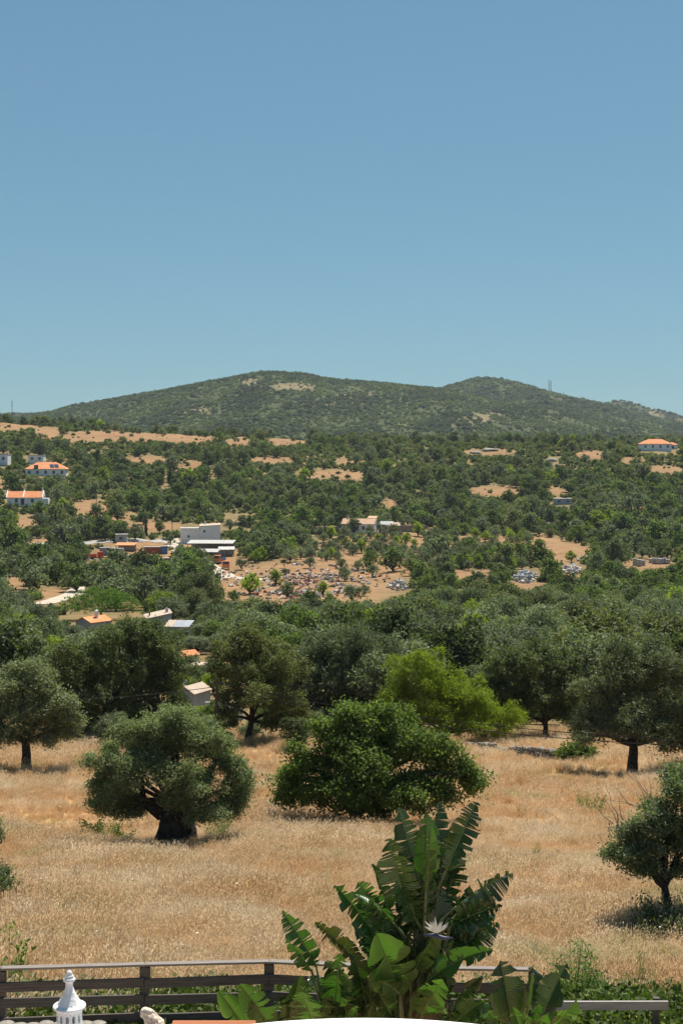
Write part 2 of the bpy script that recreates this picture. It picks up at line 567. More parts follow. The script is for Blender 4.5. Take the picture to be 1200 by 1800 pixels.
def tree_meshes(key, lobes, base, fork, r0, nclump, per, clump_r, L, W, leafm, barkm, seed, shell=.55, zmin=.5, ntw=0, hang=0.0):
    rng = np.random.default_rng(seed)
    V, Q, tone, C = crown_mesh(lobes, nclump, per, clump_r, L, W, rng, shell, zmin, hang)
    cm = build_np(key + '_crown', V, [Q], [leafm], fattr=tone)
    V2, Q2 = limbs(base, fork, lobes, r0, rng, C, ntw)
    tm = build_np(key + '_trunk', V2, [Q2], [barkm], smooth=True)
    return cm, tm

def random_lobes(rng, wdt, hgt, n, flat=.8, low=.2):
    """uneven dome of n lobes about a width and a height"""
    out = []
    z0 = hgt * low
    out.append((0, 0, z0 + (hgt - z0) * .45, wdt * .30, wdt * .30, (hgt - z0) * .40))
    for i in range(n - 1):
        a = 2.4 * i + rng.uniform(-.6, .6)
        e = rng.random() ** .8
        s = wdt * rng.uniform(.10, .20)
        r = (wdt * .5 - s * .8) * math.cos(e * PI / 2) ** .6 * rng.uniform(.75, 1.08)
        z = z0 + s * .5 + (hgt - z0 - s * 1.2) * math.sin(e * PI / 2) * rng.uniform(.75, 1.08)
        out.append((r * math.cos(a), r * math.sin(a), z, s * rng.uniform(.8, 1.3), s * rng.uniform(.8, 1.3), s * flat * rng.uniform(.8, 1.2)))
    return out

# prototypes of mid-distance trees (a few hundred copies share these meshes)
def proto_set(key, n, wdt, hgt, leafm, nclump, per, cr, L, W, seed, nl=15, low=.16, trunk=.22, flat=.85, shell=.6, zmin=.5, barkm=None):
    out = []
    for i in range(n):
        rng = np.random.default_rng(seed + i)
        lb = random_lobes(rng, wdt, hgt, nl, flat, low)
        fz = hgt * low * rng.uniform(.55, .9)
        out.append(tree_meshes(f'{key}{i}', lb, (0, 0, -.4), (rng.uniform(-.3, .3), rng.uniform(-.3, .3), max(fz, .3)), trunk, nclump, per, cr, L, W,
                               leafm, barkm or M['bark_dark'], seed + 50 + i, shell, zmin, 0))
    return out

# crowns are modelled 6 m wide and 5 m high, then scaled
MID = {
    'olive': proto_set('olive', 5, 6.2, 4.8, M['olive'], 330, 22, .42, .26, .11, 100),
    'carob': proto_set('carob', 4, 6.6, 5.0, M['carob'], 330, 20, .45, .26, .17, 200, low=.06),
    'oak': proto_set('oak', 3, 6.4, 5.2, M['oak'], 330, 20, .42, .26, .15, 300, low=.1),
    'dark': proto_set('dark', 3, 6.2, 5.2, M['dark'], 330, 20, .42, .26, .16, 350, low=.1),
    'lime': proto_set('lime', 2, 6.0, 4.6, M['lime'], 300, 20, .42, .26, .14, 400, low=.08),
    'shrub': proto_set('shrub', 4, 6.0, 4.0, M['shrub'], 300, 20, .42, .26, .18, 450, low=.02, zmin=.1),
}
FAR = {
    'olive': proto_set('far_olive', 5, 6.2, 4.8, M['olive'], 90, 11, .55, .55, .30, 500, low=.14),
    'carob': proto_set('far_carob', 5, 6.6, 5.0, M['carob'], 90, 11, .55, .55, .36, 600, low=.04),
    'oak': proto_set('far_oak', 3, 6.4, 5.2, M['oak'], 90, 11, .55, .55, .34, 700, low=.06),
    'dark': proto_set('far_dark', 4, 6.2, 5.2, M['dark'], 90, 11, .55, .55, .36, 750, low=.06),
    'lime': proto_set('far_lime', 2, 6.0, 4.6, M['lime'], 80, 11, .55, .55, .34, 800, low=.1),
    'shrub': proto_set('far_shrub', 4, 6.0, 3.8, M['shrub'], 80, 11, .55, .55, .38, 850, low=.02, zmin=.1),
}
FARJ = {}
for kk, lst in FAR.items():               # crown and trunk joined for trees too small to show their parts
    FARJ[kk] = []
    for cm, tm in lst:
        v1 = np.empty(len(cm.vertices) * 3); cm.vertices.foreach_get('co', v1)
        v2 = np.empty(len(tm.vertices) * 3); tm.vertices.foreach_get('co', v2)
        q1 = np.empty(len(cm.polygons) * 4, int); cm.loops.foreach_get('vertex_index', q1)
        q2 = np.empty(len(tm.polygons) * 4, int); tm.loops.foreach_get('vertex_index', q2)
        lv = np.empty(len(cm.polygons)); cm.attributes['lv'].data.foreach_get('value', lv)
        me = build_np('far_' + kk, np.concatenate([v1.reshape(-1, 3), v2.reshape(-1, 3)]),
                      [q1.reshape(-1, 4), q2.reshape(-1, 4) + len(v1) // 3], [cm.materials[0], tm.materials[0]],
                      np.concatenate([np.zeros(len(lv)), np.ones(len(tm.polygons))]),
                      fattr=np.concatenate([lv, np.full(len(tm.polygons), .5)]))
        FARJ[kk].append(me)

# ------------------------------------------------------------------ trees around the dry field, one by one
def hero(name, label, cat, bx, by, lobes, fork, r0, leafm, barkm, nclump, per, cr, L, W, seed, shell=.5, ntw=120, zmin=.35, hang=.1, d=None, trunk=True):
    """lobes in photo pixels: (px, py, half width, half height, depth offset m)"""
    b = ground(bx, by) if d is None else Vector(((bx - 600) / F * d, d, zg((bx - 600) / F * d, d)))
    s = ppm(b.y)
    lb0 = [((p - bx) / s, dy, (by - q) / s, rw / s, max(rw / s * .95, .5), rh / s) for p, q, rw, rh, dy in lobes]
    rg = np.random.default_rng(seed + 500)
    lb = []
    for (x, y, z, a_, b_, c_) in lb0:         # every bough breaks up into smaller uneven tufts
        lb.append((x, y, z, a_ * .72, b_ * .72, c_ * .72))
        for q in range(7):
            v = unit(1, rg)[0]
            f = rg.uniform(.26, .48)
            e = rg.uniform(.62, 1.0)
            lb.append((x + v[0] * a_ * e, y + v[1] * b_ * e, z + v[2] * c_ * e, a_ * f, b_ * f, c_ * f))
    fk = ((fork[0] - bx) / s, 0, (by - fork[1]) / s)
    rng = np.random.default_rng(seed)
    V, Q, tone, C = crown_mesh(lb, int(nclump * 1.5), int(per * 1.5), cr * .85, L * .74, W * .74, rng, shell, zmin, hang)
    cm = build_np(name + '_crown', V, [Q], [leafm], fattr=tone)
    V2, Q2 = limbs((0, 0, -.4), fk, lb0, r0, rng, C, ntw)
    tm = build_np(name + '_trunk', V2, [Q2], [barkm], smooth=True)
    t = thing(name, label, cat, b)
    if trunk:
        link('trunk', tm, t)
    link('crown', cm, t)
    return t, b, s

# old olive with the thick hollow trunk
t, b, s = hero('olive_tree', 'old grey-green olive with very thick short trunk in the dry field', 'olive tree', 310, 1486,
     [(300, 1280, 60, 32, .2), (236, 1292, 46, 34, .4), (364, 1298, 46, 36, -.2), (194, 1345, 42, 34, 0), (205, 1392, 42, 30, -.3), (300, 1320, 80, 36, .2),
      (410, 1380, 36, 46, .1), (350, 1388, 54, 34, -.9), (390, 1335, 40, 34, .4), (252, 1345, 54, 34, -.8), (232, 1412, 30, 22, .2), (405, 1412, 28, 20, -.2), (290, 1365, 40, 24, .9), (320, 1350, 60, 34, -1.2), (300, 1262, 46, 24, .3), (188, 1378, 34, 30, .2), (425, 1405, 26, 28, .2), (370, 1418, 44, 16, -.8), (215, 1424, 34, 16, -.4)],
     (305, 1418), .17, M['olive_hero'], M['bark'], 1000, 54, .27, .125, .048, 11, .25, 460, .9)
rng = np.random.default_rng(5)
k, nr = 40, 16
V = []
for j in range(nr):
    f = j / (nr - 1)
    for i in range(k):
        a = 2 * PI * i / k
        rr = .70 + .22 * (1 - f) ** 3 - .16 * f * f + .07 * math.sin(5 * a + 2.2 * f) + .05 * math.sin(9 * a - 3 * f + 1) + .035 * math.sin(17 * a + 4 * f) + rng.uniform(-.02, .02)
        V.append((rr * math.cos(a), rr * .85 * math.sin(a), -.3 + 1.6 * f + .12 * f * math.sin(3 * a)))
V.append((0, 0, 1.1))
Fq = [(j * k + i, j * k + (i + 1) % k, (j + 1) * k + (i + 1) % k, (j + 1) * k + i) for j in range(nr - 1) for i in range(k)]
Fq += [((nr - 1) * k + i, (nr - 1) * k + (i + 1) % k, nr * k) for i in range(k)]
mb = MB(); mb.add(V, Fq)
bole = mb.build('hollow_bole', M['bark_dark'], t, smooth=True)
bole.scale = (.86, .86, .97)
mb = MB()
mb.tube([(-.45, -.1, 1.05), (-.75, -.15, 1.25), (-1.05, -.1, 1.45), (-1.1, 0, 1.9), (-1.15, .1, 2.4), (-1.5, .2, 3.0)], [.24, .18, .11, .08, .06, .04], 8)
mb.build('limb', M['bark_dark'], t, smooth=True); mb = MB()
mb.tube([(.35, .1, 1.1), (.7, .1, 1.7), (1.1, .2, 2.3), (1.5, .2, 3.1)], [.17, .11, .08, .04], 8)
mb.build('limb', M['bark_dark'], t, smooth=True); mb = MB()
mb.tube([(0, .2, 1.1), (.05, .2, 1.9), (-.1, .3, 2.7), (-.2, .3, 3.4)], [.15, .10, .07, .04], 8)
mb.build('limb', M['bark_dark'], t, smooth=True)

hero('carob_tree', 'dense green carob tree with drooping skirt in the middle of the field', 'carob tree', 625, 1452,
     [(640, 1268, 46, 38, .3), (585, 1300, 48, 42, 0), (700, 1292, 50, 44, .2), (535, 1340, 40, 38, 0), (640, 1335, 85, 60, -.8), (755, 1330, 46, 42, .2),
      (805, 1362, 40, 30, 0), (838, 1372, 22, 24, 0), (510, 1372, 32, 30, -.2), (545, 1385, 36, 28, -.6), (720, 1385, 56, 36, -.6), (600, 1396, 60, 34, -.6), (497, 1398, 16, 20, -.2), (775, 1388, 34, 20, -.4), (655, 1408, 62, 28, -.2), (610, 1255, 26, 18, .2), (670, 1252, 24, 18, .2), (665, 1320, 60, 40, 1)],
     (630, 1390), .3, M['carob_hero'], M['bark'], 1150, 27, .36, .18, .095, 12, .25, 300, .45, .25)

t, b, s = hero('olive_tree', 'small leaning olive with curved thin trunk at the right edge', 'olive tree', 1192, 1640,
     [(1150, 1438, 46, 30, 0), (1105, 1472, 46, 26, .1), (1200, 1408, 50, 38, .2), (1090, 1496, 34, 16, -.2), (1240, 1448, 60, 50, .1), (1180, 1485, 60, 34, .3),
      (1132, 1518, 40, 18, 0), (1240, 1500, 50, 34, 0), (1215, 1372, 50, 26, .3), (1180, 1530, 40, 14, .1)],
     (1166, 1562), .10, M['olive_hero'], M['bark_dark'], 560, 34, .17, .10, .042, 13, .3, 320, 1.05)
mb = MB()
rg = random.Random(4)
for i in range(46):                       # leafless grey twigs on the field side
    x0, z0 = -rg.uniform(.2, 1.4), rg.uniform(1.2, 2.6)
    p = [(x0, rg.uniform(-.5, .5), z0)]
    dx, dz = -rg.uniform(-.1, .35), rg.uniform(-.05, .35)
    for q in range(3):
        p.append((p[-1][0] + dx * .6 + rg.uniform(-.08, .08), p[-1][1] + rg.uniform(-.1, .1), p[-1][2] + dz * .6 + rg.uniform(-.05, .1)))
    mb.tube(p, [.009, .007, .005, .003], 4, cap=False)
mb.build('dead_twigs', M['twig'], t)

hero('olive_tree', 'broad dark olive with forked trunk behind the dry field, far right', 'olive tree', 1110, 1358,
     [(1120, 1180, 62, 46, .5), (1060, 1215, 46, 42, 0), (1170, 1200, 52, 50, .2), (1040, 1265, 46, 36, -.3), (1110, 1245, 72, 52, -.5), (1180, 1270, 56, 40, -.2), (1225, 1240, 40, 60, .3), (1085, 1150, 38, 32, .6), (1160, 1150, 40, 30, .8), (1035, 1290, 40, 26, -.5), (1185, 1300, 46, 24, 0), (1220, 1290, 36, 30, 0)],
     (1112, 1308), .3, M['olive'], M['bark_dark'], 900, 28, .38, .21, .08, 14, .45, 160, .9)
hero('carob_tree', 'dark carob tree standing behind the low stone wall', 'carob tree', 958, 1300,
     [(900, 1180, 48, 42, 0), (960, 1170, 50, 44, .5), (1000, 1205, 36, 46, 0), (880, 1225, 40, 42, -.4), (945, 1230, 56, 40, -.4), (1000, 1250, 30, 26, 0)],
     (958, 1268), .2, M['dark'], M['bark_dark'], 700, 26, .36, .22, .13, 15, .5, 60, .9)
hero('tamarisk_tree', 'bright lime-green feathery tree sloping down to the stone wall', 'tree', 790, 1312,
     [(725, 1185, 46, 40, .2), (775, 1190, 44, 44, .3), (700, 1225, 40, 46, 0), (760, 1235, 58, 48, -.4), (815, 1225, 44, 40, 0), (850, 1255, 40, 30, 0), (890, 1258, 32, 22, 0), (800, 1272, 60, 26, -.3), (740, 1158, 30, 20, .2), (720, 1262, 40, 32, 0), (860, 1278, 44, 18, -.4), (900, 1270, 26, 18, -.2), (835, 1240, 46, 36, -.2)],
     (785, 1288), .14, M['lime'], M['bark'], 950, 28, .34, .26, .055, 16, .4, 240, .5, -.5)
hero('olive_tree', 'dark grey-green olive with bare lower trunk at the left edge', 'olive tree', 48, 1357,
     [(40, 1215, 56, 40, .2), (-20, 1240, 50, 46, 0), (95, 1235, 42, 40, .1), (30, 1265, 66, 34, -.4), (115, 1275, 40, 30, 0), (-50, 1280, 40, 30, 0), (75, 1292, 40, 16, .2), (-10, 1290, 40, 18, .2), (60, 1190, 44, 26, .6)],
     (46, 1304), .28, M['olive'], M['bark_dark'], 800, 28, .36, .2, .085, 17, .5, 120, 1.0)
hero('oak_tree', 'tall dense dark tree behind the old olive, left of the utility pole', 'tree', 190, 1305,
     [(200, 1150, 62, 50, .3), (140, 1175, 50, 48, 0), (265, 1160, 50, 54, .2), (120, 1225, 44, 44, -.3), (200, 1215, 76, 54, -.6), (285, 1215, 48, 52, 0), (210, 1122, 64, 32, .7), (112, 1185, 46, 44, .2), (300, 1178, 42, 46, .3), (265, 1125, 44, 30, .6), (150, 1262, 60, 28, -.3), (270, 1262, 54, 28, -.2), (235, 1278, 50, 16, .2)],
     (190, 1268), .3, M['dark'], M['bark_dark'], 1150, 26, .40, .22, .13, 18, .5, 60, 1.0)
hero('holm_oak', 'brownish-green holm oak right of the utility pole with leaning trunk', 'tree', 432, 1306,
     [(450, 1150, 54, 40, .3), (405, 1180, 40, 44, 0), (495, 1185, 46, 46, .2), (450, 1215, 66, 48, -.5), (400, 1235, 34, 30, -.2), (505, 1245, 44, 36, 0), (440, 1120, 34, 22, .5), (400, 1262, 30, 22, 0), (490, 1272, 46, 20, .2)],
     (442, 1266), .24, M['oak'], M['bark_dark'], 800, 26, .36, .2, .12, 19, .5, 60, 1.0)
hero('olive_tree', 'large silvery olive behind the carob, left of the lime-green tree', 'olive tree', 600, 1272,
     [(600, 1135, 60, 42, .4), (550, 1170, 44, 44, 0), (655, 1150, 52, 44, .3), (600, 1190, 72, 46, -.5), (665, 1200, 40, 40, 0), (545, 1215, 44, 34, -.2), (570, 1248, 50, 20, 0), (630, 1245, 50, 24, 0)],
     (600, 1232), .24, M['olive'], M['bark_dark'], 850, 26, .42, .24, .095, 20, .5, 40, 1.0)
hero('olive_tree', 'grey-green olive sprig reaching in at the left edge of the field', 'olive tree', -75, 1610,
     [(-60, 1480, 60, 50, 0), (-25, 1535, 44, 26, 0), (-80, 1530, 60, 40, .2), (2, 1548, 24, 22, -.1)],
     (-72, 1570), .12, M['olive_hero'], M['bark_dark'], 300, 34, .16, .10, .042, 21, .3, 100, .6)
b = ground(1012, 1338)
cm, tm = tree_meshes('field_bush', [(0, 0, .45, 1.0, .8, .6), (-.7, 0, .3, .6, .6, .4), (.7, .1, .4, .7, .6, .5)], (0, 0, -.2), (0, 0, .2), .05, 150, 20, .2, .14, .1, M['shrub'], M['bark'], 22, .3, .05, 10)
t = thing('bush', 'low round dark green bush at the right end of the stone wall', 'bush', b)
link('crown', cm, t); link('stem', tm, t)

# ------------------------------------------------------------------ geometry-node scatter for what nobody could count
def gn_scatter(name, protos, P, yaw, sc, idx, label, cat):
    me = bpy.data.meshes.new(name)
    me.vertices.add(len(P))
    me.vertices.foreach_set('co', np.asarray(P, np.float32).ravel())
    for nm, arr in (('yaw', yaw), ('sc', sc)):
        a = me.attributes.new(nm, 'FLOAT', 'POINT'); a.data.foreach_set('value', np.asarray(arr, np.float32))
    a = me.attributes.new('idx', 'INT', 'POINT'); a.data.foreach_set('value', np.asarray(idx, np.int32))
    o = link(name, me)
    g = bpy.data.node_groups.new(name, 'GeometryNodeTree')
    g.interface.new_socket('Geometry', in_out='INPUT', socket_type='NodeSocketGeometry')
    g.interface.new_socket('Geometry', in_out='OUTPUT', socket_type='NodeSocketGeometry')
    gi, go = g.nodes.new('NodeGroupInput'), g.nodes.new('NodeGroupOutput')
    def named(nm, ty):
        n = g.nodes.new('GeometryNodeInputNamedAttribute'); n.data_type = ty; n.inputs['Name'].default_value = nm
        return [x for x in n.outputs if x.name == 'Attribute'][0]
    ya, sa, ia = named('yaw', 'FLOAT'), named('sc', 'FLOAT'), named('idx', 'INT')
    cx = g.nodes.new('ShaderNodeCombineXYZ'); g.links.new(ya, cx.inputs['Z'])
    jn = g.nodes.new('GeometryNodeJoinGeometry')
    for k, pm in enumerate(protos):
        po = bpy.data.objects.new(name + '_source', pm)
        oi = g.nodes.new('GeometryNodeObjectInfo'); oi.inputs['Object'].default_value = po
        oi.inputs['As Instance'].default_value = True
        cmpn = g.nodes.new('FunctionNodeCompare'); cmpn.data_type = 'INT'; cmpn.operation = 'EQUAL'
        ins = [i for i in cmpn.inputs if i.type == 'INT']
        g.links.new(ia, ins[0]); ins[1].default_value = k
        ip = g.nodes.new('GeometryNodeInstanceOnPoints')
        g.links.new(gi.outputs[0], ip.inputs['Points'])
        g.links.new(cmpn.outputs[0], ip.inputs['Selection'])
        g.links.new(oi.outputs['Geometry'], ip.inputs['Instance'])
        g.links.new(cx.outputs[0], ip.inputs['Rotation'])
        g.links.new(sa, ip.inputs['Scale'])
        g.links.new(ip.outputs[0], jn.inputs[0])
    g.links.new(jn.outputs[0], go.inputs[0])
    md = o.modifiers.new('scatter', 'NODES'); md.node_group = g
    return tag(o, label, cat, kind='stuff')

# ------------------------------------------------------------------ wood and scrub across the valley
LANDMARKS = [(80, 1200, 'the left-edge olive'), (200, 1160, 'the tall dark tree'), (450, 1160, 'the holm oak by the pole'), (610, 1150, 'the large silvery olive'),
             (780, 1200, 'the lime-green tree'), (950, 1200, 'the stone-wall carob'), (1120, 1190, 'the far-right forked olive'),
             (178, 1055, 'the umbrella pine'), (168, 1085, 'the orange-roofed cottage'), (290, 1085, 'the grey-walled cottage'), (325, 1150, 'the small white annex'),
             (170, 975, 'the red truck'), (275, 970, 'the rusty containers'), (385, 978, 'the orange truck'), (350, 935, 'the large white house'), (360, 955, 'the open sheds'),
             (500, 1020, 'the scrapyard'), (620, 1030, 'the scrapyard edge'), (700, 1030, 'the grey rubble heap'), (925, 1015, 'the white rubble heap'), (1005, 1003, 'the small rubble heap'), (1140, 985, 'the white block pallets'),
             (640, 918, 'the pink farmhouse'), (712, 925, 'the roofless ruin'), (572, 930, 'the dark ruined wall'), (45, 868, 'the long white house'), (85, 820, 'the hip-roofed house'), (292, 840, 'the twin cypresses'),
             (22, 720, 'the power pylon'), (235, 764, 'the pale ridge field'), (505, 776, 'the narrow ridge field'), (265, 809, 'the upper orange field'), (562, 833, 'the middle orange field'),
             (617, 837, 'the small orange terrace'), (875, 864, 'the slope field'), (985, 880, 'the small concrete hut'), (1155, 778, 'the red-roofed villa'), (1037, 801, 'the right ridge field'),
             (968, 808, 'the grey boulder'), (880, 955, 'the olive orchard'), (700, 960, 'the orange orchard earth'), (795, 1052, 'the bare track'), (1100, 1050, 'the dark shrub belt'), (165, 893, 'the tan field')]
def whereis(px, py):
    dd = [(math.hypot((px - x) * .7, py - y), x, y, nm) for x, y, nm in LANDMARKS]
    q, x, y, nm = min(dd)
    dx, dy = px - x, py - y
    if q < 12: return 'beside ' + nm
    if abs(dx) * .7 > abs(dy): return ('left of ' if dx < 0 else 'right of ') + nm
    return ('just above ' if dy < 0 else 'just below ') + nm

CLEAR = [  # photo rectangles nothing nearer may cover: x0, y0, x1, y1, distance
    (143, 1072, 197, 1098, 250), (258, 1074, 335, 1102, 250), (319, 1142, 337, 1164, 190), (338, 1165, 368, 1176, 190), (323, 1196, 364, 1238, 140), (366, 1232, 420, 1244, 140),
    (12, 850, 80, 882, 640), (46, 806, 120, 828, 720), (0, 794, 18, 812, 760), (50, 798, 80, 810, 770), (316, 920, 390, 950, 600), (394, 903, 446, 924, 640), (596, 904, 692, 930, 600), (548, 924, 600, 936, 600),
    (680, 918, 747, 930, 600), (1124, 768, 1190, 786, 900), (970, 875, 1006, 884, 720), (157, 967, 181, 981, 530), (182, 958, 228, 982, 532), (252, 960, 298, 976, 530), (378, 970, 404, 996, 500), (338, 948, 410, 962, 545),
    (1110, 976, 1178, 994, 470), (904, 1004, 946, 1024, 440), (988, 994, 1022, 1008, 450), (680, 1019, 722, 1038, 430), (960, 802, 982, 812, 900), (110, 1032, 245, 1085, 292), (284, 826, 301, 846, 700),
    (252, 920, 262, 940, 620), (70, 1032, 150, 1062, 350), (395, 990, 690, 1052, 460),
]
_cl = np.array(CLEAR, float)
SPARSE = np.array([(790, 808, 170, 34), (390, 800, 230, 34), (1080, 800, 100, 26), (200, 765, 200, 20)], float)   # open grassy slope with single trees
KINDS = ['olive', 'carob', 'oak', 'dark', 'lime', 'shrub']
def scatter_trees():
    rng = np.random.default_rng(42)
    cand = []
    for d0, d1, n in ((104, 292, 5200), (292, 560, 9000), (560, 1075, 26000)):
        d = np.sqrt(rng.random(n) * (d1 * d1 - d0 * d0) + d0 * d0)
        u = rng.uniform(-.33, .33, n)
        cand.append(np.stack([u * d, d], 1))
    C = np.concatenate(cand)
    rng.shuffle(C)
    Z = zt(C[:, 0], C[:, 1])
    PX, PY = project(C[:, 0], C[:, 1], Z)
    BF = bare_field(PX, PY)
    dens = waves(C[:, 0], C[:, 1], 120, 30)
    grid, out = {}, []
    G = 5.0
    for (x, d), z, px, py, bf, dn in zip(C, Z, PX, PY, BF, dens):
        r = rng.random()
        if d < 292:
            sp, kw, w0, w1 = 5.0, (.60, .10, .14, .12, .03, .01), 6.2, 9.6
            if px < 420 and d < 200: kw = (.50, .08, .2, .2, .02, .0)
        elif d < 560:
            if px > 740 and d < 425:
                sp, kw, w0, w1 = 3.8, (.04, .22, .02, .12, .0, .60), 4.5, 7.0
            elif px < 420:
                sp, kw, w0, w1 = 5.4, (.34, .28, .08, .26, .02, .02), 5.0, 12.5
            else:
                sp, kw, w0, w1 = 5.6, (.34, .28, .12, .16, .05, .05), 4.5, 11.5
        elif d < 800:
            sp, kw, w0, w1 = 5.6, (.26, .28, .18, .16, .03, .09), 4.0, 12.5
        else:
            sp, kw, w0, w1 = 6.6, (.22, .18, .24, .16, .03, .17), 2.8, 10.5
            if dn < .1 and r < .72: continue
        if d > 560 and (((px - SPARSE[:, 0]) / SPARSE[:, 2]) ** 2 + ((py - SPARSE[:, 1]) / SPARSE[:, 3]) ** 2).min() < 1 and rng.random() < .55: continue
        w = w0 + (w1 - w0) * rng.random() ** (1.0 if d < 292 else 1.5)
        kd = KINDS[rng.choice(6, p=np.array(kw) / sum(kw))]
        h = w * (.78 if kd != 'shrub' else .6) * rng.uniform(.85, 1.12)
        s = F / d
        if d > 292:
            if bf > .35: continue
            q = bare_field(np.array([px, px, px]), np.array([py - h * s * .35, py - h * s * .65, py - h * s * .95]))
            if q.max() > .45 and r < .96: continue
        hw, hh = w * s * .5, h * s
        hit = (_cl[:, 4] > d - 4) & (px + hw > _cl[:, 0]) & (px - hw < _cl[:, 2]) & (py > _cl[:, 1]) & (py - hh < _cl[:, 3])
        if hit.any(): continue
        near = (np.abs(px - (_cl[:, 0] + _cl[:, 2]) / 2) < (_cl[:, 2] - _cl[:, 0]) / 2 + hw) & (np.abs(d - _cl[:, 4]) < 14)
        if near.any() and d > 130: continue
        gx, gy = int(x // G), int(d // G)
        m = sp * (w / 7.0) ** .5
        bad = False
        for a in (-1, 0, 1):
            for b2 in (-1, 0, 1):
                for (xx, yy) in grid.get((gx + a, gy + b2), ()):
                    if (xx - x) ** 2 + (yy - d) ** 2 < m * m: bad = True
        if bad: continue
        grid.setdefault((gx, gy), []).append((x, d))
        out.append((x, d, z, px, py, w, h, kd))
    n = 2600
    dd = np.sqrt(rng.random(n) * (300 ** 2 - 84 ** 2) + 84 ** 2)
    xx = rng.uniform(-.30, .30, n) * dd
    zz_ = zt(xx, dd)
    pxs, pys = project(xx, dd, zz_)
    for x, d, z, px, py in zip(xx, dd, zz_, pxs, pys):
        w = rng.uniform(1.6, 3.4); h = w * rng.uniform(.5, .75); s = F / d
        if d < 104 and not (60 < px < 560 or 680 < px < 790 or px > 1130): continue
        if d < 90 and rng.random() < .6: continue
        hit = (_cl[:, 4] > d - 4) & (px + w * s * .5 > _cl[:, 0]) & (px - w * s * .5 < _cl[:, 2]) & (py > _cl[:, 1]) & (py - h * s < _cl[:, 3])
        if hit.any() or rng.random() < (.62 if d > 118 else .15): continue  # shrubs near the field packed in to darken the ground between trunks
        gx, gy = int(x // G), int(d // G)
        if any((a_ - x) ** 2 + (b_ - d) ** 2 < 4.0 for i_ in (-1, 0, 1) for j_ in (-1, 0, 1) for a_, b_ in grid.get((gx + i_, gy + j_), ())): continue
        grid.setdefault((gx, gy), []).append((x, d))
        out.append((x, d, z, px, py, w, h, 'shrub' if rng.random() < .35 else 'dark' if rng.random() < .6 else 'olive'))
    # olive orchard in rows on the orange earth, and single trees in the scrapyard
    ca, sa = math.cos(.35), math.sin(.35)
    for i in range(-46, 46):
        for j in range(-16, 16):
            x0, y0 = i * 7.0 + rng.normal(0, 1.0), j * 7.8 + rng.normal(0, 1.0)
            x, d = x0 * ca - y0 * sa + 20, x0 * sa + y0 * ca + 520
            if not 440 < d < 590: continue
            z = zg(x, d)
            px, py = project(np.array([x]), np.array([d]), np.array([z]))
            px, py = float(px[0]), float(py[0])
            if not (440 < px < 930 and 932 < py < 1004) or rng.random() < .16: continue
            if py > 990 and px < 700: continue
            w = rng.uniform(4.0, 6.2)
            s = F / d
            hit = (_cl[:30, 4] > d - 4) & (px + 10 > _cl[:30, 0]) & (px - 10 < _cl[:30, 2]) & (py > _cl[:30, 1]) & (py - w * s * .8 < _cl[:30, 3])
            if hit.any(): continue
            out.append((x, d, z, px, py, w, w * .85, 'olive' if rng.random() < .86 else 'lime'))
    for i in range(90):                       # trees along the left skyline
        px = 430 * rng.random() ** 1.5 - 25
        d = rng.uniform(955, 1015)
        x = (px - 600) / F * d
        z = zg(x, d)
        q = project(np.array([x]), np.array([d]), np.array([z]))
        w = rng.uniform(3.5, 8.5)
        kd = KINDS[rng.choice(6, p=[.2, .25, .2, .2, .03, .12])]
        out.append((x, d, z, float(q[0][0]), float(q[1][0]), w, w * rng.uniform(.6, .85), kd))
    # trees that stand in front of the cottages: column, distance, photo row of the top, width
    for px, d, ty, w, kd in [(128, 222, 1098, 6, 'olive'), (158, 212, 1100, 5.5, 'olive'), (190, 216, 1097, 5.5, 'dark'), (222, 214, 1088, 6, 'oak'), (247, 222, 1086, 5, 'olive'), (276, 216, 1103, 5, 'olive'), (306, 214, 1104, 5, 'shrub'), (338, 222, 1100, 5.5, 'olive'), (360, 210, 1092, 6, 'olive'),
                             (300, 160, 1150, 5, 'dark'), (330, 158, 1167, 3.6, 'olive'), (352, 150, 1177, 3.6, 'shrub'), (378, 156, 1160, 4.5, 'olive'), (312, 140, 1178, 3.4, 'lime'), (372, 140, 1182, 3.4, 'lime'), (335, 138, 1190, 3.0, 'shrub'),
                             (318, 107, 1236, 2.6, 'oak'), (352, 106, 1240, 2.8, 'lime'), (372, 104, 1226, 2.2, 'shrub'), (395, 107, 1248, 2.6, 'shrub'), (308, 104, 1215, 2.4, 'dark'), (100, 150, 1118, 6.0, 'lime'), (345, 200, 1118, 6.5, 'olive'), (395, 195, 1110, 6.5, 'olive')]:
        x = (px - 600) / F * d
        z = zg(x, d)
        h = at(px, ty, d).z - z
        q = project(np.array([x]), np.array([d]), np.array([z]))
        out.append((x, d, z, float(q[0][0]), float(q[1][0]), w, max(h, 1.0), kd))
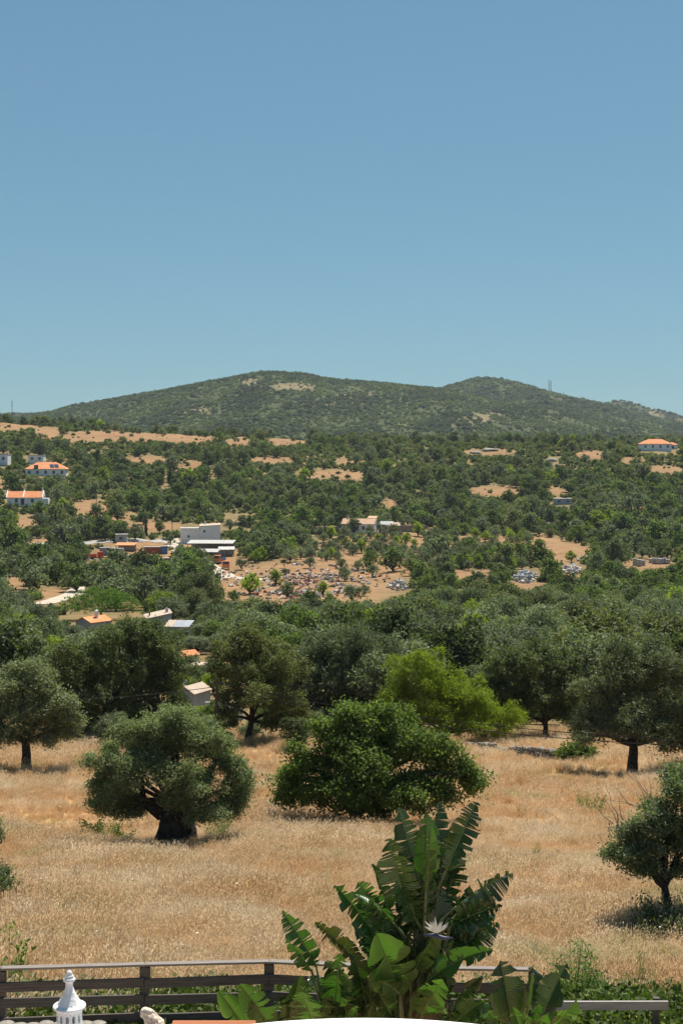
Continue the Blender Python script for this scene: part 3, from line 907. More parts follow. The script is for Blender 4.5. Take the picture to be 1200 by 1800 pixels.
    for px, py, wp, kd in [(605, 1022, 34, 'olive'), (655, 1015, 30, 'olive'), (505, 1052, 32, 'dark'), (440, 1045, 48, 'lime'), (425, 1003, 28, 'olive'), (485, 1030, 36, 'lime'), (568, 1050, 34, 'lime'), (502, 1014, 20, 'olive'),
                           (620, 1062, 44, 'olive'), (545, 1064, 40, 'shrub'), (580, 1066, 34, 'shrub'), (410, 1056, 30, 'shrub'), (1003, 988, 26, 'lime'), (945, 992, 52, 'carob'), (1155, 965, 60, 'carob'), (640, 1048, 26, 'olive'),
                           (238, 1012, 44, 'dark'), (182, 1020, 46, 'olive'), (140, 1002, 40, 'dark'), (272, 1012, 46, 'carob'), (314, 1000, 40, 'dark'), (332, 1010, 50, 'carob'), (335, 988, 30, 'dark'), (237, 990, 20, 'dark'), (318, 975, 26, 'olive'), (238, 950, 36, 'olive'), (185, 950, 30, 'dark'), (150, 950, 34, 'dark'), (125, 955, 40, 'dark'), (300, 958, 24, 'olive'), (358, 949, 18, 'dark'), (622, 940, 36, 'dark'), (650, 942, 26, 'olive'), (606, 944, 26, 'olive'), (425, 932, 30, 'dark'), (404, 934, 28, 'olive'), (440, 928, 26, 'carob'), (385, 956, 20, 'olive'), (668, 938, 24, 'olive'), (690, 942, 26, 'oak'), (735, 944, 30, 'lime'), (562, 944, 26, 'olive'), (582, 946, 26, 'lime'), (292, 1046, 66, 'carob'), (335, 1050, 80, 'carob'), (372, 1040, 52, 'dark'), (375, 1066, 46, 'dark'), (205, 1012, 56, 'dark'), (250, 1016, 60, 'dark'), (885, 1005, 60, 'oak'), (838, 1040, 44, 'dark'), (875, 1062, 46, 'shrub'), (968, 1022, 50, 'carob'), (760, 1075, 56, 'dark'),
                           (935, 870, 36, 'dark'), (650, 1002, 40, 'carob'), (690, 1005, 52, 'carob'), (723, 1012, 40, 'oak'), (735, 1022, 44, 'carob'), (205, 916, 40, 'cyp'), (252, 922, 26, 'dark'), (600, 1000, 24, 'olive'), (628, 1004, 24, 'olive'), (545, 1000, 26, 'olive')]:
        p = ground(px, py)
        w = wp / ppm(p.y)
        out.append((p.x, p.y, p.z, px, py, w, w * .8, 'dark' if kd == 'cyp' else kd))
    return out
ALLT = scatter_trees()
WORDS = {'olive': ('olive_tree', 'grey-green olive', 'olive tree', 'olive trees across the valley'),
         'carob': ('carob_tree', 'rounded deep green carob', 'carob tree', 'carob trees across the valley'),
         'oak': ('holm_oak', 'brownish-green holm oak', 'oak tree', 'holm oaks across the valley'),
         'dark': ('evergreen_tree', 'dark evergreen tree', 'tree', 'dark evergreens across the valley'),
         'lime': ('almond_tree', 'yellow-green almond tree', 'tree', 'light green trees across the valley'),
         'shrub': ('mastic_shrub', 'low leafy green shrub', 'shrub', 'green shrubs across the valley')}
ORD = ['first', 'second', 'third', 'fourth', 'fifth', 'sixth', 'seventh', 'eighth', 'ninth', 'tenth', 'eleventh', 'twelfth', 'thirteenth', 'fourteenth', 'fifteenth', 'sixteenth', 'seventeenth', 'eighteenth', 'nineteenth', 'twentieth'] + ['%dth' % i for i in range(21, 99)]
def place_forest():
    rng = np.random.default_rng(9)
    rest = []
    byk = {k: [] for k in KINDS}
    for t_ in ALLT:
        (byk[t_[7]] if -40 < t_[3] < 1240 else rest).append(t_)
    seen = {}
    for kd, lst in byk.items():
        lst.sort(key=lambda t_: -t_[5] / t_[1])
        rest += lst[300:]
        nm, ph, cat, grp = WORDS[kd]
        lst = sorted(lst[:300], key=lambda t_: t_[3])
        def label_of(t_):
            wp = t_[5] * F / t_[1]
            sz = 'large ' if wp > 95 else 'mid-sized ' if wp > 48 else 'small ' if wp > 26 else 'tiny '
            return sz + ph + ' ' + whereis(t_[3], t_[4] - t_[6] * F / t_[1] * .5)
        labs = [label_of(t_) for t_ in lst]
        for t_, lab0 in zip(lst, labs):
            x, d, z, px, py, w, h, _ = t_
            n_same = labs.count(lab0)
            k_ = seen[lab0] = seen.get(lab0, -1) + 1
            lab = lab0
            if n_same > 1:
                lab += ', leftmost' if k_ == 0 else ', rightmost' if k_ == n_same - 1 else ', %s from left' % ORD[k_]
            sx, sz_ = w / 6.6, h / 5.0
            yaw = rng.uniform(0, 6.28)
            if d < 300:
                cm, tm = MID[kd][rng.integers(len(MID[kd]))]
                t = thing(nm, lab, cat, (x, d, z), yaw, grp)
                t.scale = (sx, sx, sz_)
                link('crown', cm, t)
                link('trunk', tm, t)
            else:
                me = FARJ[kd][rng.integers(len(FARJ[kd]))]
                o = link(nm, me)
                o.location = (x, d, z); o.rotation_euler = (0, 0, yaw); o.scale = (sx, sx, sz_)
                tag(o, lab, cat, grp)
    protos = [m for k in KINDS for m in FARJ[k]]
    off = {}
    c = 0
    for k in KINDS:
        off[k] = c; c += len(FARJ[k])
    P = np.array([(t_[0], t_[1], t_[2]) for t_ in rest])
    gn_scatter('distant_wood', protos, P, rng.uniform(0, 6.28, len(P)), np.array([t_[5] / 6.6 for t_ in rest]),
               [off[t_[7]] + rng.integers(len(FARJ[t_[7]])) for t_ in rest], 'mass of small distant trees covering the far slope', 'wood')
place_forest()

def low_scrub():
    """knee-high to head-high scrub between the trees and over the far hills"""
    rng = np.random.default_rng(77)
    pr = []
    for i in range(6):
        r2 = np.random.default_rng(900 + i)
        lb = [(0, 0, .5, .9, .9, .6), (.5, .2, .4, .6, .6, .45), (-.45, .3, .4, .6, .7, .5)]
        V, Q, tone, _ = crown_mesh(lb, 26, 6, .3, .5, .36, r2, .4, .05)
        pr.append(build_np('scrub_bush', V, [Q], [M['scrub'] if i % 3 else M['shrub']], fattr=tone))
    prh = []
    for i in range(9):
        r2 = np.random.default_rng(950 + i)
        lb = [(0, 0, .5, .9, .9, .6), (.5, .2, .4, .6, .6, .45), (-.45, .3, .4, .6, .7, .5)]
        V, Q, tone, _ = crown_mesh(lb, 26, 6, .3, .5, .36, r2, .4, .05)
        prh.append(build_np('hill_bush', V, [Q], [M[('hill_a', 'hill_b', 'hill_c')[i // 3]]], fattr=tone))
    pts = []
    n = 60000
    d = np.sqrt(rng.random(n) * (1075 ** 2 - 290 ** 2) + 290 ** 2)
    x = rng.uniform(-.31, .31, n) * d
    px, py = project(x, d, zt(x, d))
    bf = bare_field(px, py)
    hb = bare_field(px, py - 2.0 * F / d * .6)
    cl = ((px[:, None] > _cl[:, 0] - 2) & (px[:, None] < _cl[:, 2] + 2) & (py[:, None] > _cl[:, 1]) & (py[:, None] < _cl[:, 3] + 14)).any(1)
    ok = ((bf < .25) & (hb < .5) | (rng.random(n) < .035)) & ~cl & (rng.random(n) < np.clip(.25 + (d - 290) / 700, 0, .8))
    a1 = np.stack([x[ok], d[ok], zt(x[ok], d[ok])], 1)
    s1 = rng.uniform(.45, 1.0, len(a1)) ** 2 * 1.9
    n = 150000
    d = rng.uniform(1450, 4350, n) ** 1.0
    d = np.where(rng.random(n) < .5, rng.uniform(1450, 2680, n), np.where(d < 2600, d + 1400, d))
    x = rng.uniform(-.30, .30, n) * d
    z = zt(x, d)
    px, py = project(x, d, z)
    rockz = np.zeros(n, bool)
    for cx, cy, rx, ry in [(515, 680, 40, 6), (440, 672, 15, 6), (838, 735, 25, 8), (868, 728, 15, 4)]:
        rockz |= ((px - cx) / rx) ** 2 + ((py - cy) / ry) ** 2 < 1
    gl = waves(x, d, 260, 33) + .6 * waves(x, d, 90, 34)
    ok = (~rockz | (rng.random(n) < .2)) & (rng.random(n) < np.clip(.8 + .5 * gl, .35, 1))
    a2 = np.stack([x[ok], d[ok], z[ok] - .3], 1)
    s2 = rng.uniform(1.0, 2.9, len(a2)) * (1 + .7 * (a2[:, 1] > 2700))
    gn_scatter('valley_scrub', pr, a1, rng.uniform(0, 6.28, len(a1)), s1, rng.integers(0, 6, len(a1)), 'low wild scrub between the trees of the far slope', 'scrub')
    kz = waves(a2[:, 0], a2[:, 1] * .6, 210, 36) + .5 * waves(a2[:, 0], a2[:, 1], 60, 37) + rng.normal(0, .45, len(a2))
    ki = np.where(kz > .45, 1, np.where(kz < -.55, 2, 0))
    s2 = s2 * np.where(ki == 2, 1.5, np.where(ki == 1, .8, 1.0))
    gn_scatter('hill_scrub', prh, a2, rng.uniform(0, 6.28, len(a2)), s2, ki * 3 + rng.integers(0, 3, len(a2)), 'dense green scrub covering the distant hills', 'scrub')
low_scrub()

# ------------------------------------------------------------------ umbrella pine and cypresses
b = ground(178, 1090)
s = ppm(b.y)
lb = [((p - 178) / s, dy, (1090 - q) / s, rw / s, rw / s * .9, rh / s) for p, q, rw, rh, dy in
      [(178, 1052, 42, 16, 0), (140, 1060, 32, 15, -.5), (215, 1060, 34, 16, .3), (165, 1046, 34, 13, 1), (200, 1048, 32, 12, .8), (125, 1066, 22, 12, 0), (235, 1072, 20, 14, -.4), (178, 1064, 50, 12, -1.5)]]
cm, tm = tree_meshes('pine', lb, (0, 0, -.4), (0, 0, 1.6), .25, 620, 22, .42, .34, .10, M['pine'], M['bark'], 31, .55, .8, 40, -.8)
t = thing('umbrella_pine', 'wide bright green umbrella pine above the near orange-roofed cottage', 'pine tree', b)
link('crown', cm, t); link('trunk', tm, t)

def cypress(px, py, h, wd, label):
    b = ground(px, py)
    rng = np.random.default_rng(int(px))
    lb = [(0, 0, h * f, wd * g, wd * g, h * .16) for f, g in ((.15, .42), (.3, .5), (.45, .48), (.6, .42), (.75, .3), (.88, .17))]
    V, Q, tone, C = crown_mesh(lb, 110, 12, .25, .55, .3, rng, .6, .2, -1.0)
    t = thing('cypress_tree', label, 'cypress', b, 0, 'slim cypresses')
    link('crown', build_np('cypress_crown', V, [Q], [M['cypress']], fattr=tone), t)
    mb = MB(); mb.tube([(0, 0, -.3), (0, 0, h * .4), (0, 0, h * .8)], [.16, .12, .05], 6); mb.build('trunk', M['bark'], t)
cypress(286, 852, 8.0, 1.9, 'shorter dark cypress, left of the pair on the far slope')
cypress(299, 855, 9.6, 1.9, 'taller dark cypress, right of the pair on the far slope')
cypress(257, 943, 6.4, 1.1, 'thin lone cypress left of the large white house')

# ------------------------------------------------------------------ building materials
M['white'] = surf('limewash', (.72, .73, .74), (.82, .82, .81), 1.2, .9)
M['grey_wall'] = surf('grey_render', (.34, .36, .38), (.46, .47, .48), .8, .9)
M['blue_shade'] = surf('shaded_blue_grey_render', (.26, .30, .34), (.36, .40, .43), .8, .9)  # blue-grey carries the shade on the cottage's gable face
M['pink'] = surf('pink_render', (.50, .24, .22), (.60, .33, .30), .8, .9)
M['dark_wall'] = surf('dark_masonry', (.05, .05, .055), (.12, .11, .11), .7, .95)
M['ruin'] = surf('ruin_masonry', (.20, .16, .12), (.34, .27, .20), 1.0, .95, .6)
M['concrete'] = surf('concrete', (.36, .35, .33), (.50, .48, .45), .7, .9)
M['tin'] = surf('pale_tin_roof', (.34, .33, .31), (.48, .46, .43), .6, .6)
M['grey_tin'] = surf('grey_tin_roof', (.26, .29, .33), (.40, .42, .45), .6, .5)
M['glass'] = surf('dark_pane', (.02, .03, .045), (.05, .07, .10), 2, .15, spec=.6)
M['shutter'] = surf('blue_grey_frame', (.18, .24, .32), (.26, .32, .40), 2, .6)
M['red'] = surf('red_paint', (.55, .05, .02), (.68, .08, .035), 1.5, .45)
M['orange'] = surf('orange_paint', (.70, .16, .03), (.80, .24, .05), 1.5, .45)
M['rust'] = surf('rusty_steel', (.24, .075, .035), (.40, .13, .06), 1.0, .8)
M['blue'] = surf('blue_paint', (.06, .14, .30), (.10, .20, .38), 1.0, .5)
M['grey_steel'] = surf('grey_steel', (.24, .25, .26), (.36, .37, .38), 1.0, .6)
M['tyre'] = surf('tyre_rubber', (.012, .012, .012), (.03, .03, .03), 3, .9)
M['solar'] = surf('solar_panel', (.02, .03, .06), (.04, .06, .11), 2, .15, spec=.7)
M['pole'] = surf('pole_wood', (.05, .045, .04), (.12, .11, .10), 3, .9)
M['wire'] = surf('wire', (.01, .01, .01), (.02, .02, .02), 3, .6)
M['stone'] = surf('field_stone', (.20, .185, .16), (.38, .35, .30), 3, .95, .6)
M['rubble'] = surf('white_rubble', (.34, .33, .31), (.60, .59, .57), 1.3, .95)
def tile_mat(name, c0, c1):
    m, t, p = new_mat(name)
    col = mixc(t, ramp(t, noise(t, .9, 5), .3, .7), c0, c1)
    tc = t.nodes.new('ShaderNodeTexCoord').outputs['Object']
    wv = N(t, 'ShaderNodeTexWave', Scale=1.1, Distortion=.4)
    t.links.new(tc, wv.inputs['Vector'])
    col = mixc(t, .35, col, mixc(t, wv.outputs['Fac'], (.7, .66, .62), (1.15, 1.15, 1.15)), 'MULTIPLY')
    t.links.new(col, p.inputs['Base Color'])
    p.inputs['Roughness'].default_value = .9
    b_ = N(t, 'ShaderNodeBump', Strength=.6, Distance=.08)
    t.links.new(wv.outputs['Fac'], b_.inputs['Height'])
    t.links.new(b_.outputs[0], p.inputs['Normal'])
    return m
M['tile'] = tile_mat('orange_roof_tile', (.60, .20, .075), (.74, .32, .14))
M['tile_tan'] = tile_mat('tan_roof_tile', (.46, .28, .17), (.62, .42, .28))
M['tile_grey'] = tile_mat('weathered_roof_tile', (.40, .31, .24), (.54, .44, .35))

def gable_roof(name, L, W, z0, h, m, parent, over=.25, th=.14, x0=None, x1=None):
    a, c = (-L / 2 - over if x0 is None else x0), (L / 2 + over if x1 is None else x1)
    e = W / 2 + over
    ze = z0 - h * over / (W / 2)
    mb = MB()
    for sg in (-1, 1):
        mb.add([(a, sg * e, ze), (c, sg * e, ze), (c, 0, z0 + h), (a, 0, z0 + h), (a, sg * e, ze + th), (c, sg * e, ze + th), (c, 0, z0 + h + th), (a, 0, z0 + h + th)],
               [(0, 3, 2, 1), (4, 5, 6, 7), (0, 1, 5, 4), (1, 2, 6, 5), (2, 3, 7, 6), (3, 0, 4, 7)])
    return mb.build(name, m, parent)

def gable_walls(L, W, z, h, m, parent, x0=0.0):
    mb = MB()
    a, c = x0 - L / 2, x0 + L / 2
    y = W / 2
    g = h - .02
    mb.add([(a, -y, -1.5), (c, -y, -1.5), (c, y, -1.5), (a, y, -1.5), (a, -y, z), (c, -y, z), (c, y, z), (a, y, z), (a, 0, z + g), (c, 0, z + g)],
           [(0, 1, 5, 4), (2, 3, 7, 6), (1, 2, 6, 9, 5), (3, 0, 4, 8, 7), (0, 3, 2, 1)])
    return mb.build('wall', m, parent)

def opening(parent, x, y, z, wd, h, m='glass', frame='white', name='window'):
    """window or door on a front (-y) wall: frame, recessed pane"""
    f = MB()
    t_ = .10
    f.box(x - wd / 2 - t_, x + wd / 2 + t_, y - .05, y + .05, z - t_, z); f.box(x - wd / 2 - t_, x + wd / 2 + t_, y - .05, y + .05, z + h, z + h + t_)
    f.box(x - wd / 2 - t_, x - wd / 2, y - .05, y + .05, z, z + h); f.box(x + wd / 2, x + wd / 2 + t_, y - .05, y + .05, z, z + h)
    o = f.build(name, M[frame], parent)
    p = MB(); p.box(x - wd / 2, x + wd / 2, y - .02, y + .02, z, z + h)
    p.build('pane' if name == 'window' else 'leaf', M[m], o)

def chimney(parent, x, y, z, h, wd=.5, m='white', cap='tile_tan'):
    mb = MB(); mb.box(x - wd / 2, x + wd / 2, y - wd / 2, y + wd / 2, z, z + h)
    o = mb.build('chimney', M[m], parent)
    mb = MB(); mb.box(x - wd * .7, x + wd * .7, y - wd * .7, y + wd * .7, z + h, z + h + .12)
    mb.add([(x - wd * .5, y - wd * .5, z + h + .12), (x + wd * .5, y - wd * .5, z + h + .12), (x + wd * .5, y + wd * .5, z + h + .12), (x - wd * .5, y + wd * .5, z + h + .12), (x, y, z + h + .12 + wd * .8)],
           [(0, 1, 4), (1, 2, 4), (2, 3, 4), (3, 0, 4)])
    mb.build('chimney_cap', M[cap], o)

# long white house on the left slope
b = ground(46, 888); s = ppm(b.y)
h1 = thing('white_house', 'long white house with orange roof in two sections on the left slope', 'house', b, R(4))
L = 60 / s; gable_walls(L, 7.5, 3.4, 2.6, M['white'], h1)
r = gable_roof('roof', L, 7.5, 3.4, 2.6, M['tile'], h1)
mb = MB()
for x in (-L / 2 - .28, -.6, L / 2 + .28):
    for sg in (-1, 1):
        mb.add([(x - .22, sg * 4.1, 3.2), (x + .22, sg * 4.1, 3.2), (x + .22, 0, 6.12), (x - .22, 0, 6.12), (x - .22, sg * 4.1, 3.6), (x + .22, sg * 4.1, 3.6), (x + .22, 0, 6.5), (x - .22, 0, 6.5)],
               [(0, 1, 5, 4), (1, 2, 6, 5), (2, 3, 7, 6), (3, 0, 4, 7), (4, 5, 6, 7), (0, 3, 2, 1)])
mb.build('verge', M['white'], r)
chimney(r, -.7, 1.2, 5.2, 2.0); chimney(r, L / 2 - .3, 1.0, 5.0, 2.6)
opening(h1, -3.6, -3.76, 1.2, 1.1, 1.7, 'glass', 'shutter'); opening(h1, -.9, -3.76, .2, 1.4, 2.6, 'glass', 'shutter', 'door'); opening(h1, 3.4, -3.76, 1.2, 1.1, 1.5, 'glass', 'shutter')
mb = MB(); mb.box(L / 2, L / 2 + 2.6, -3, 2.5, -1.5, 3.0); mb.build('annex', M['white'], h1)

def hip_house(label, px, py, wpx, W, zw, h, name='white_house', ang=0, solar=False, chim=True):
    b = ground(px, py); s = ppm(b.y); L = wpx / s
    t = thing(name, label, 'house', b, R(ang))
    mb = MB(); mb.box(-L / 2, L / 2, -W / 2, W / 2, -2, zw); mb.build('wall', M['white'], t)
    o, th = .5, .15
    mb = MB()
    a, e = L / 2 + o, W / 2 + o
    rl = max(L / 2 - W / 2, .4)
    mb.add([(-a, -e, zw), (a, -e, zw), (a, e, zw), (-a, e, zw), (-a, -e, zw + th), (a, -e, zw + th), (a, e, zw + th), (-a, e, zw + th), (-rl, 0, zw + h), (rl, 0, zw + h)],
           [(0, 3, 2, 1), (0, 1, 5, 4), (1, 2, 6, 5), (2, 3, 7, 6), (3, 0, 4, 7), (4, 5, 9, 8), (5, 6, 9), (6, 7, 8, 9), (7, 4, 8)])
    r = mb.build('roof', M['tile'], t)
    if chim: chimney(r, rl * .4, .8, zw + h * .6, 2.0, .7)
    n = int(L / 4)
    for i in range(n):
        opening(t, -L / 2 + (i + .5) * L / n, -W / 2 - .01, zw - 2.2, 1.2, 1.4, 'glass', 'shutter')
    if solar:
        for dx in (0, 2.3):
            mb = MB()
            k = (h - th) / (W / 2 + o)
            x0 = rl * .5 + dx
            pts = [(x0, -e * .85), (x0 + 2.0, -e * .85), (x0 + 1.2, -e * .35), (x0 - .8, -e * .35)]
            mb.add([(x, y, zw + th + (e + y) * k * 1.0 + .12) for x, y in pts] + [(x, y, zw + th + (e + y) * k + .04) for x, y in pts], [(0, 1, 2, 3), (0, 4, 5, 1), (1, 5, 6, 2), (2, 6, 7, 3), (3, 7, 4, 0)])
            mb.build('solar_panel', M['solar'], r)
        mb = MB(); mb.box(-L * .28, -L * .18, -e - .1, -e + 1.4, zw + .3, zw + 2.2); mb.build('water_heater', M['solar'], r)
    return t, L
hip_house('white bungalow with wide orange hip roof and solar panels above the long house', 83, 834, 70, 11, 2.6, 3.6, solar=True, ang=5)
hip_house('white villa with reddish hip roof on the right ridge', 1150, 791, 52, 10, 3.6, 3.2)
t, L = hip_house('small low white outbuilding with hip roof right of the ridge villa', 1180, 789, 16, 5, 2.4, 1.6, 'outbuilding', 0, False, False)
def flat_house(name, label, px, py, wpx, hpx, W, wallm='white', roofm='tin', ang=0, nwin=2, parapet=True):
    b = ground(px, py); s = ppm(b.y); L = wpx / s; H = hpx / s
    t = thing(name, label, 'building', b, R(ang))
    mb = MB(); mb.box(-L / 2, L / 2, -W / 2, W / 2, -1.5, H); mb.build('wall', M[wallm], t)
    mb = MB(); mb.box(-L / 2 - .2, L / 2 + .2, -W / 2 - .2, W / 2 + .2, H, H + .25); mb.build('roof', M[roofm], t)
    for i in range(nwin):
        opening(t, -L / 2 + (i + .5) * L / nwin, -W / 2 - .01, H * .4, min(1.2, L / nwin * .4), H * .3, 'glass', 'shutter')
    return t, L, H
t, L, H = flat_house('white_house', 'white cube house with brown roof edge at the left border', 2, 815, 30, 16, 8, roofm='tile_tan', nwin=2)
chimney(t, L / 2 - .6, 0, H, 1.6, .7)
flat_house('white_house', 'half-hidden white house with pale roof above the hip-roofed bungalow', 66, 813, 26, 12, 7, roofm='tin', nwin=2)

# large white house in the valley
b = ground(352, 956); s = ppm(b.y)
t = thing('white_house', 'large plain white house with low wing in the valley behind the sheds', 'house', b, R(6))
mb = MB(); mb.box(-34 / s, -.02, -4, 4, -1.5, 27 / s); mb.build('wing', M['white'], t)
mb = MB(); mb.box(-34 / s - .15, .0, -4.15, 4.15, 27 / s, 27 / s + .25); mb.build('wing_roof', M['tin'], t)
hr = 33 / s
mb = MB(); mb.add([(0, -4.4, -1.5), (35 / s, -4.4, -1.5), (35 / s, 4.4, -1.5), (0, 4.4, -1.5), (0, -4.4, hr - .4), (35 / s, -4.4, hr), (35 / s, 4.4, hr), (0, 4.4, hr - .4)],
                  [(0, 1, 5, 4), (1, 2, 6, 5), (2, 3, 7, 6), (3, 0, 4, 7), (4, 5, 6, 7), (0, 3, 2, 1)]); mb.build('wall', M['white'], t)
mb = MB(); mb.add([(-.2, -4.6, hr - .38), (35 / s + .2, -4.6, hr + .02), (35 / s + .2, 4.6, hr + .32), (-.2, 4.6, hr - .08), (-.2, -4.6, hr - .2), (35 / s + .2, -4.6, hr + .2), (35 / s + .2, 4.6, hr + .5), (-.2, 4.6, hr + .1)],
                  [(0, 1, 5, 4), (1, 2, 6, 5), (2, 3, 7, 6), (3, 0, 4, 7), (4, 5, 6, 7), (0, 3, 2, 1)]); r = mb.build('roof', M['tile_grey'], t)
chimney(r, 2, 2, hr, 1.1, .5); opening(t, 1.6, -4.41, hr * .62, .8, .9); opening(t, -4.5, -4.01, 2.6, .8, .9)
# pale ramp wall right of it
b = ground(420, 925); s = ppm(b.y)
t = thing('retaining_wall', 'pale sloping concrete ramp wall right of the large white house', 'wall', b, R(28))
mb = MB(); mb.add([(-6, -.3, -1), (6, -.3, -1), (6, .3, -1), (-6, .3, -1), (-6, -.3, .9), (6, -.3, 2.6), (6, .3, 2.6), (-6, .3, .9)], [(0, 1, 5, 4), (1, 2, 6, 5), (2, 3, 7, 6), (3, 0, 4, 7), (4, 5, 6, 7)])
mb.build('wall', M['rubble'], t)
mb = MB(); mb.box(2.5, 6.2, -.5, .5, 2.5, 3.2); mb.build('coping', M['tin'], t)

# pink farmhouse
b = ground(632, 938); s = ppm(b.y)
t = thing('farmhouse', 'white farmhouse with pink end wall and tan tiled roof', 'house', b, R(-14))
L = 58 / s
gable_walls(L, 7, 4.2, 2.0, M['white'], t)
mb = MB(); mb.add([(-L / 2 - .03, -3.5, -1.5), (-L / 2 - .03, 3.5, -1.5), (-L / 2 - .03, 3.5, 4.2), (-L / 2 - .03, 0, 6.15), (-L / 2 - .03, -3.5, 4.2), (-L / 2, -3.52, -1.5), (-L / 2, -3.52, 4.2), (-L / 2 + 2.8, -3.53, -1.5), (-L / 2 + 2.8, -3.53, 4.2)],
                  [(0, 1, 2, 3, 4), (5, 7, 8, 6)]); mb.build('pink_end', M['pink'], t)
r = gable_roof('roof', L, 7, 4.2, 2.0, M['tile_tan'], t)
chimney(r, -L / 2 + 1.8, .4, 5.6, 1.6); opening(t, 2.4, -3.51, 1.8, 1.2, 1.5); opening(t, -1.5, -3.51, 1.8, 1.0, 1.4)
mb = MB(); mb.box(L / 2 - 3.6, L / 2 - .1, .3, 3.4, 4, 6.4); mb.build('upper_room', M['white'], t)
mb = MB(); mb.add([(L / 2 - 3.8, .1, 6.4), (L / 2 + .1, .1, 6.4), (L / 2 + .1, 3.6, 7.2), (L / 2 - 3.8, 3.6, 7.2), (L / 2 - 3.8, .1, 6.55), (L / 2 + .1, .1, 6.55), (L / 2 + .1, 3.6, 7.35), (L / 2 - 3.8, 3.6, 7.35)],
                  [(0, 1, 5, 4), (1, 2, 6, 5), (2, 3, 7, 6), (3, 0, 4, 7), (4, 5, 6, 7), (0, 3, 2, 1)]); mb.build('upper_roof', M['tile_tan'], t)
b = ground(680, 934)
t = thing('outbuilding', 'low outbuilding with blue-grey metal roof right of the farmhouse', 'outbuilding', b, R(-14))
gable_walls(5.2, 4.5, 2.6, 1.3, M['white'], t); gable_roof('roof', 5.2, 4.5, 2.6, 1.3, M['grey_tin'], t); opening(t, 0, -2.26, 1, .8, 1.0)
def ruin(label, px, py, wpx, H, wallm, ang, seed):
    b = ground(px, py); s = ppm(b.y); L = wpx / s
    t = thing('ruin', label, 'ruin', b, R(ang))
    rg = random.Random(seed)
    for sg, nm in ((-2.6, 'front_wall'), (2.6, 'rear_wall')):
        mb = MB(); n = 9
        tops = [H * rg.uniform(.72, 1.0) for _ in range(n + 1)]
        vs = []
        for i in range(n + 1):
            x = -L / 2 + L * i / n
            vs += [(x, sg - .25, -1.2), (x, sg + .25, -1.2), (x, sg + .25, tops[i]), (x, sg - .25, tops[i])]
        fs = []
        for i in range(n):
            a, c = i * 4, i * 4 + 4
            fs += [(a, c, c + 3, a + 3), (a + 3, c + 3, c + 2, a + 2), (a + 2, c + 2, c + 1, a + 1)]
        fs += [(0, 3, 2, 1), (n * 4, n * 4 + 1, n * 4 + 2, n * 4 + 3)]
        mb.add(vs, fs); mb.build(nm, M[wallm], t)
    for sg in (-1, 1):
        mb = MB(); mb.box(sg * L / 2 - .25, sg * L / 2 + .25, -2.3, 2.3, -1.2, H * .8); mb.build('end_wall', M[wallm], t)
    return t, L
t, L = ruin('dark roofless ruined walls left of the farmhouse', 573, 940, 48, 3.4, 'dark_wall', -8, 3)
mb = MB(); mb.box(-L / 2, L * .1, -2.95, -2.3, 3.42, 3.55); mb.build('brick_coping', M['rust'], t)
t, L = ruin('roofless stone ruin with broken tan roof right of the farmhouse', 715, 934, 62, 2.8, 'ruin', -4, 8)
mb = MB(); mb.add([(-L / 2 - .3, -3, 2.2), (-L / 2 + 5, -3, 2.2), (-L / 2 + 4, .4, 3.4), (-L / 2 - .3, .4, 3.4), (-L / 2 - .3, -3, 2.35), (-L / 2 + 5, -3, 2.35), (-L / 2 + 4, .4, 3.55), (-L / 2 - .3, .4, 3.55)], [(0, 1, 5, 4), (1, 2, 6, 5), (2, 3, 7, 6), (3, 0, 4, 7), (4, 5, 6, 7), (0, 3, 2, 1)])
mb.build('roof', M['tile_grey'], t)
flat_house('hut', 'small grey concrete hut among trees on the right slope', 988, 886, 30, 9, 5, 'grey_wall', 'tin', 0, 2)

# cottages below the field, half hidden by olives
b = Vector(at(165, 1112, 240)); b.z = zg(b.x, b.y); s = ppm(240)
t = thing('cottage', 'gabled cottage in blue-grey shade with orange roof and white pointed chimney', 'cottage', b, R(52))
top = (at(160, 1083.5, 240).z - b.z)
gable_walls(4.6, 3.8, top - .75, .75, M['blue_shade'], t)
r = gable_roof('roof', 4.6, 3.8, top - .75, .75, M['tile'], t, .2, .1)
chimney(r, .2, -.5, top - .4, 1.25, .42, 'white', 'white')
b = Vector(at(280, 1112, 238)); b.z = zg(b.x, b.y)
zz = at(280, 1081, 238).z - b.z
t = thing('cottage', 'grey rendered cottage wall with sloping tiled top behind the olives', 'cottage', b, R(14))
mb = MB(); mb.add([(-2.1, -1.8, -1), (1.9, -1.8, -1), (1.9, 1.8, -1), (-2.1, 1.8, -1), (-2.1, -1.8, zz - .45), (1.9, -1.8, zz + .35), (1.9, 1.8, zz + .35), (-2.1, 1.8, zz - .45)],
                  [(0, 1, 5, 4), (1, 2, 6, 5), (2, 3, 7, 6), (3, 0, 4, 7), (4, 5, 6, 7)]); mb.build('wall', M['grey_wall'], t)
mb = MB(); mb.add([(-2.4, -2, zz - .45), (2.0, -2, zz + .4), (2.0, 2.2, zz + .7), (-2.4, 2.2, zz - .15), (-2.4, -2, zz - .33), (2.0, -2, zz + .52), (2.0, 2.2, zz + .82), (-2.4, 2.2, zz - .03)],
                  [(0, 1, 5, 4), (1, 2, 6, 5), (2, 3, 7, 6), (3, 0, 4, 7), (4, 5, 6, 7), (0, 3, 2, 1)]); r = mb.build('roof', M['tile_grey'], t)
chimney(r, 1.3, 0, zz + .4, .55, .4, 'grey_wall', 'concrete'); chimney(r, -1.6, 0, zz - .3, .7, .22, 'pole', 'pole')
b = Vector(at(315, 1112, 232)); b.z = zg(b.x, b.y); zz = at(315, 1096, 232).z - b.z
t = thing('shed', 'low shed with blue-grey panel roof beside the grey cottage', 'shed', b, R(-8))
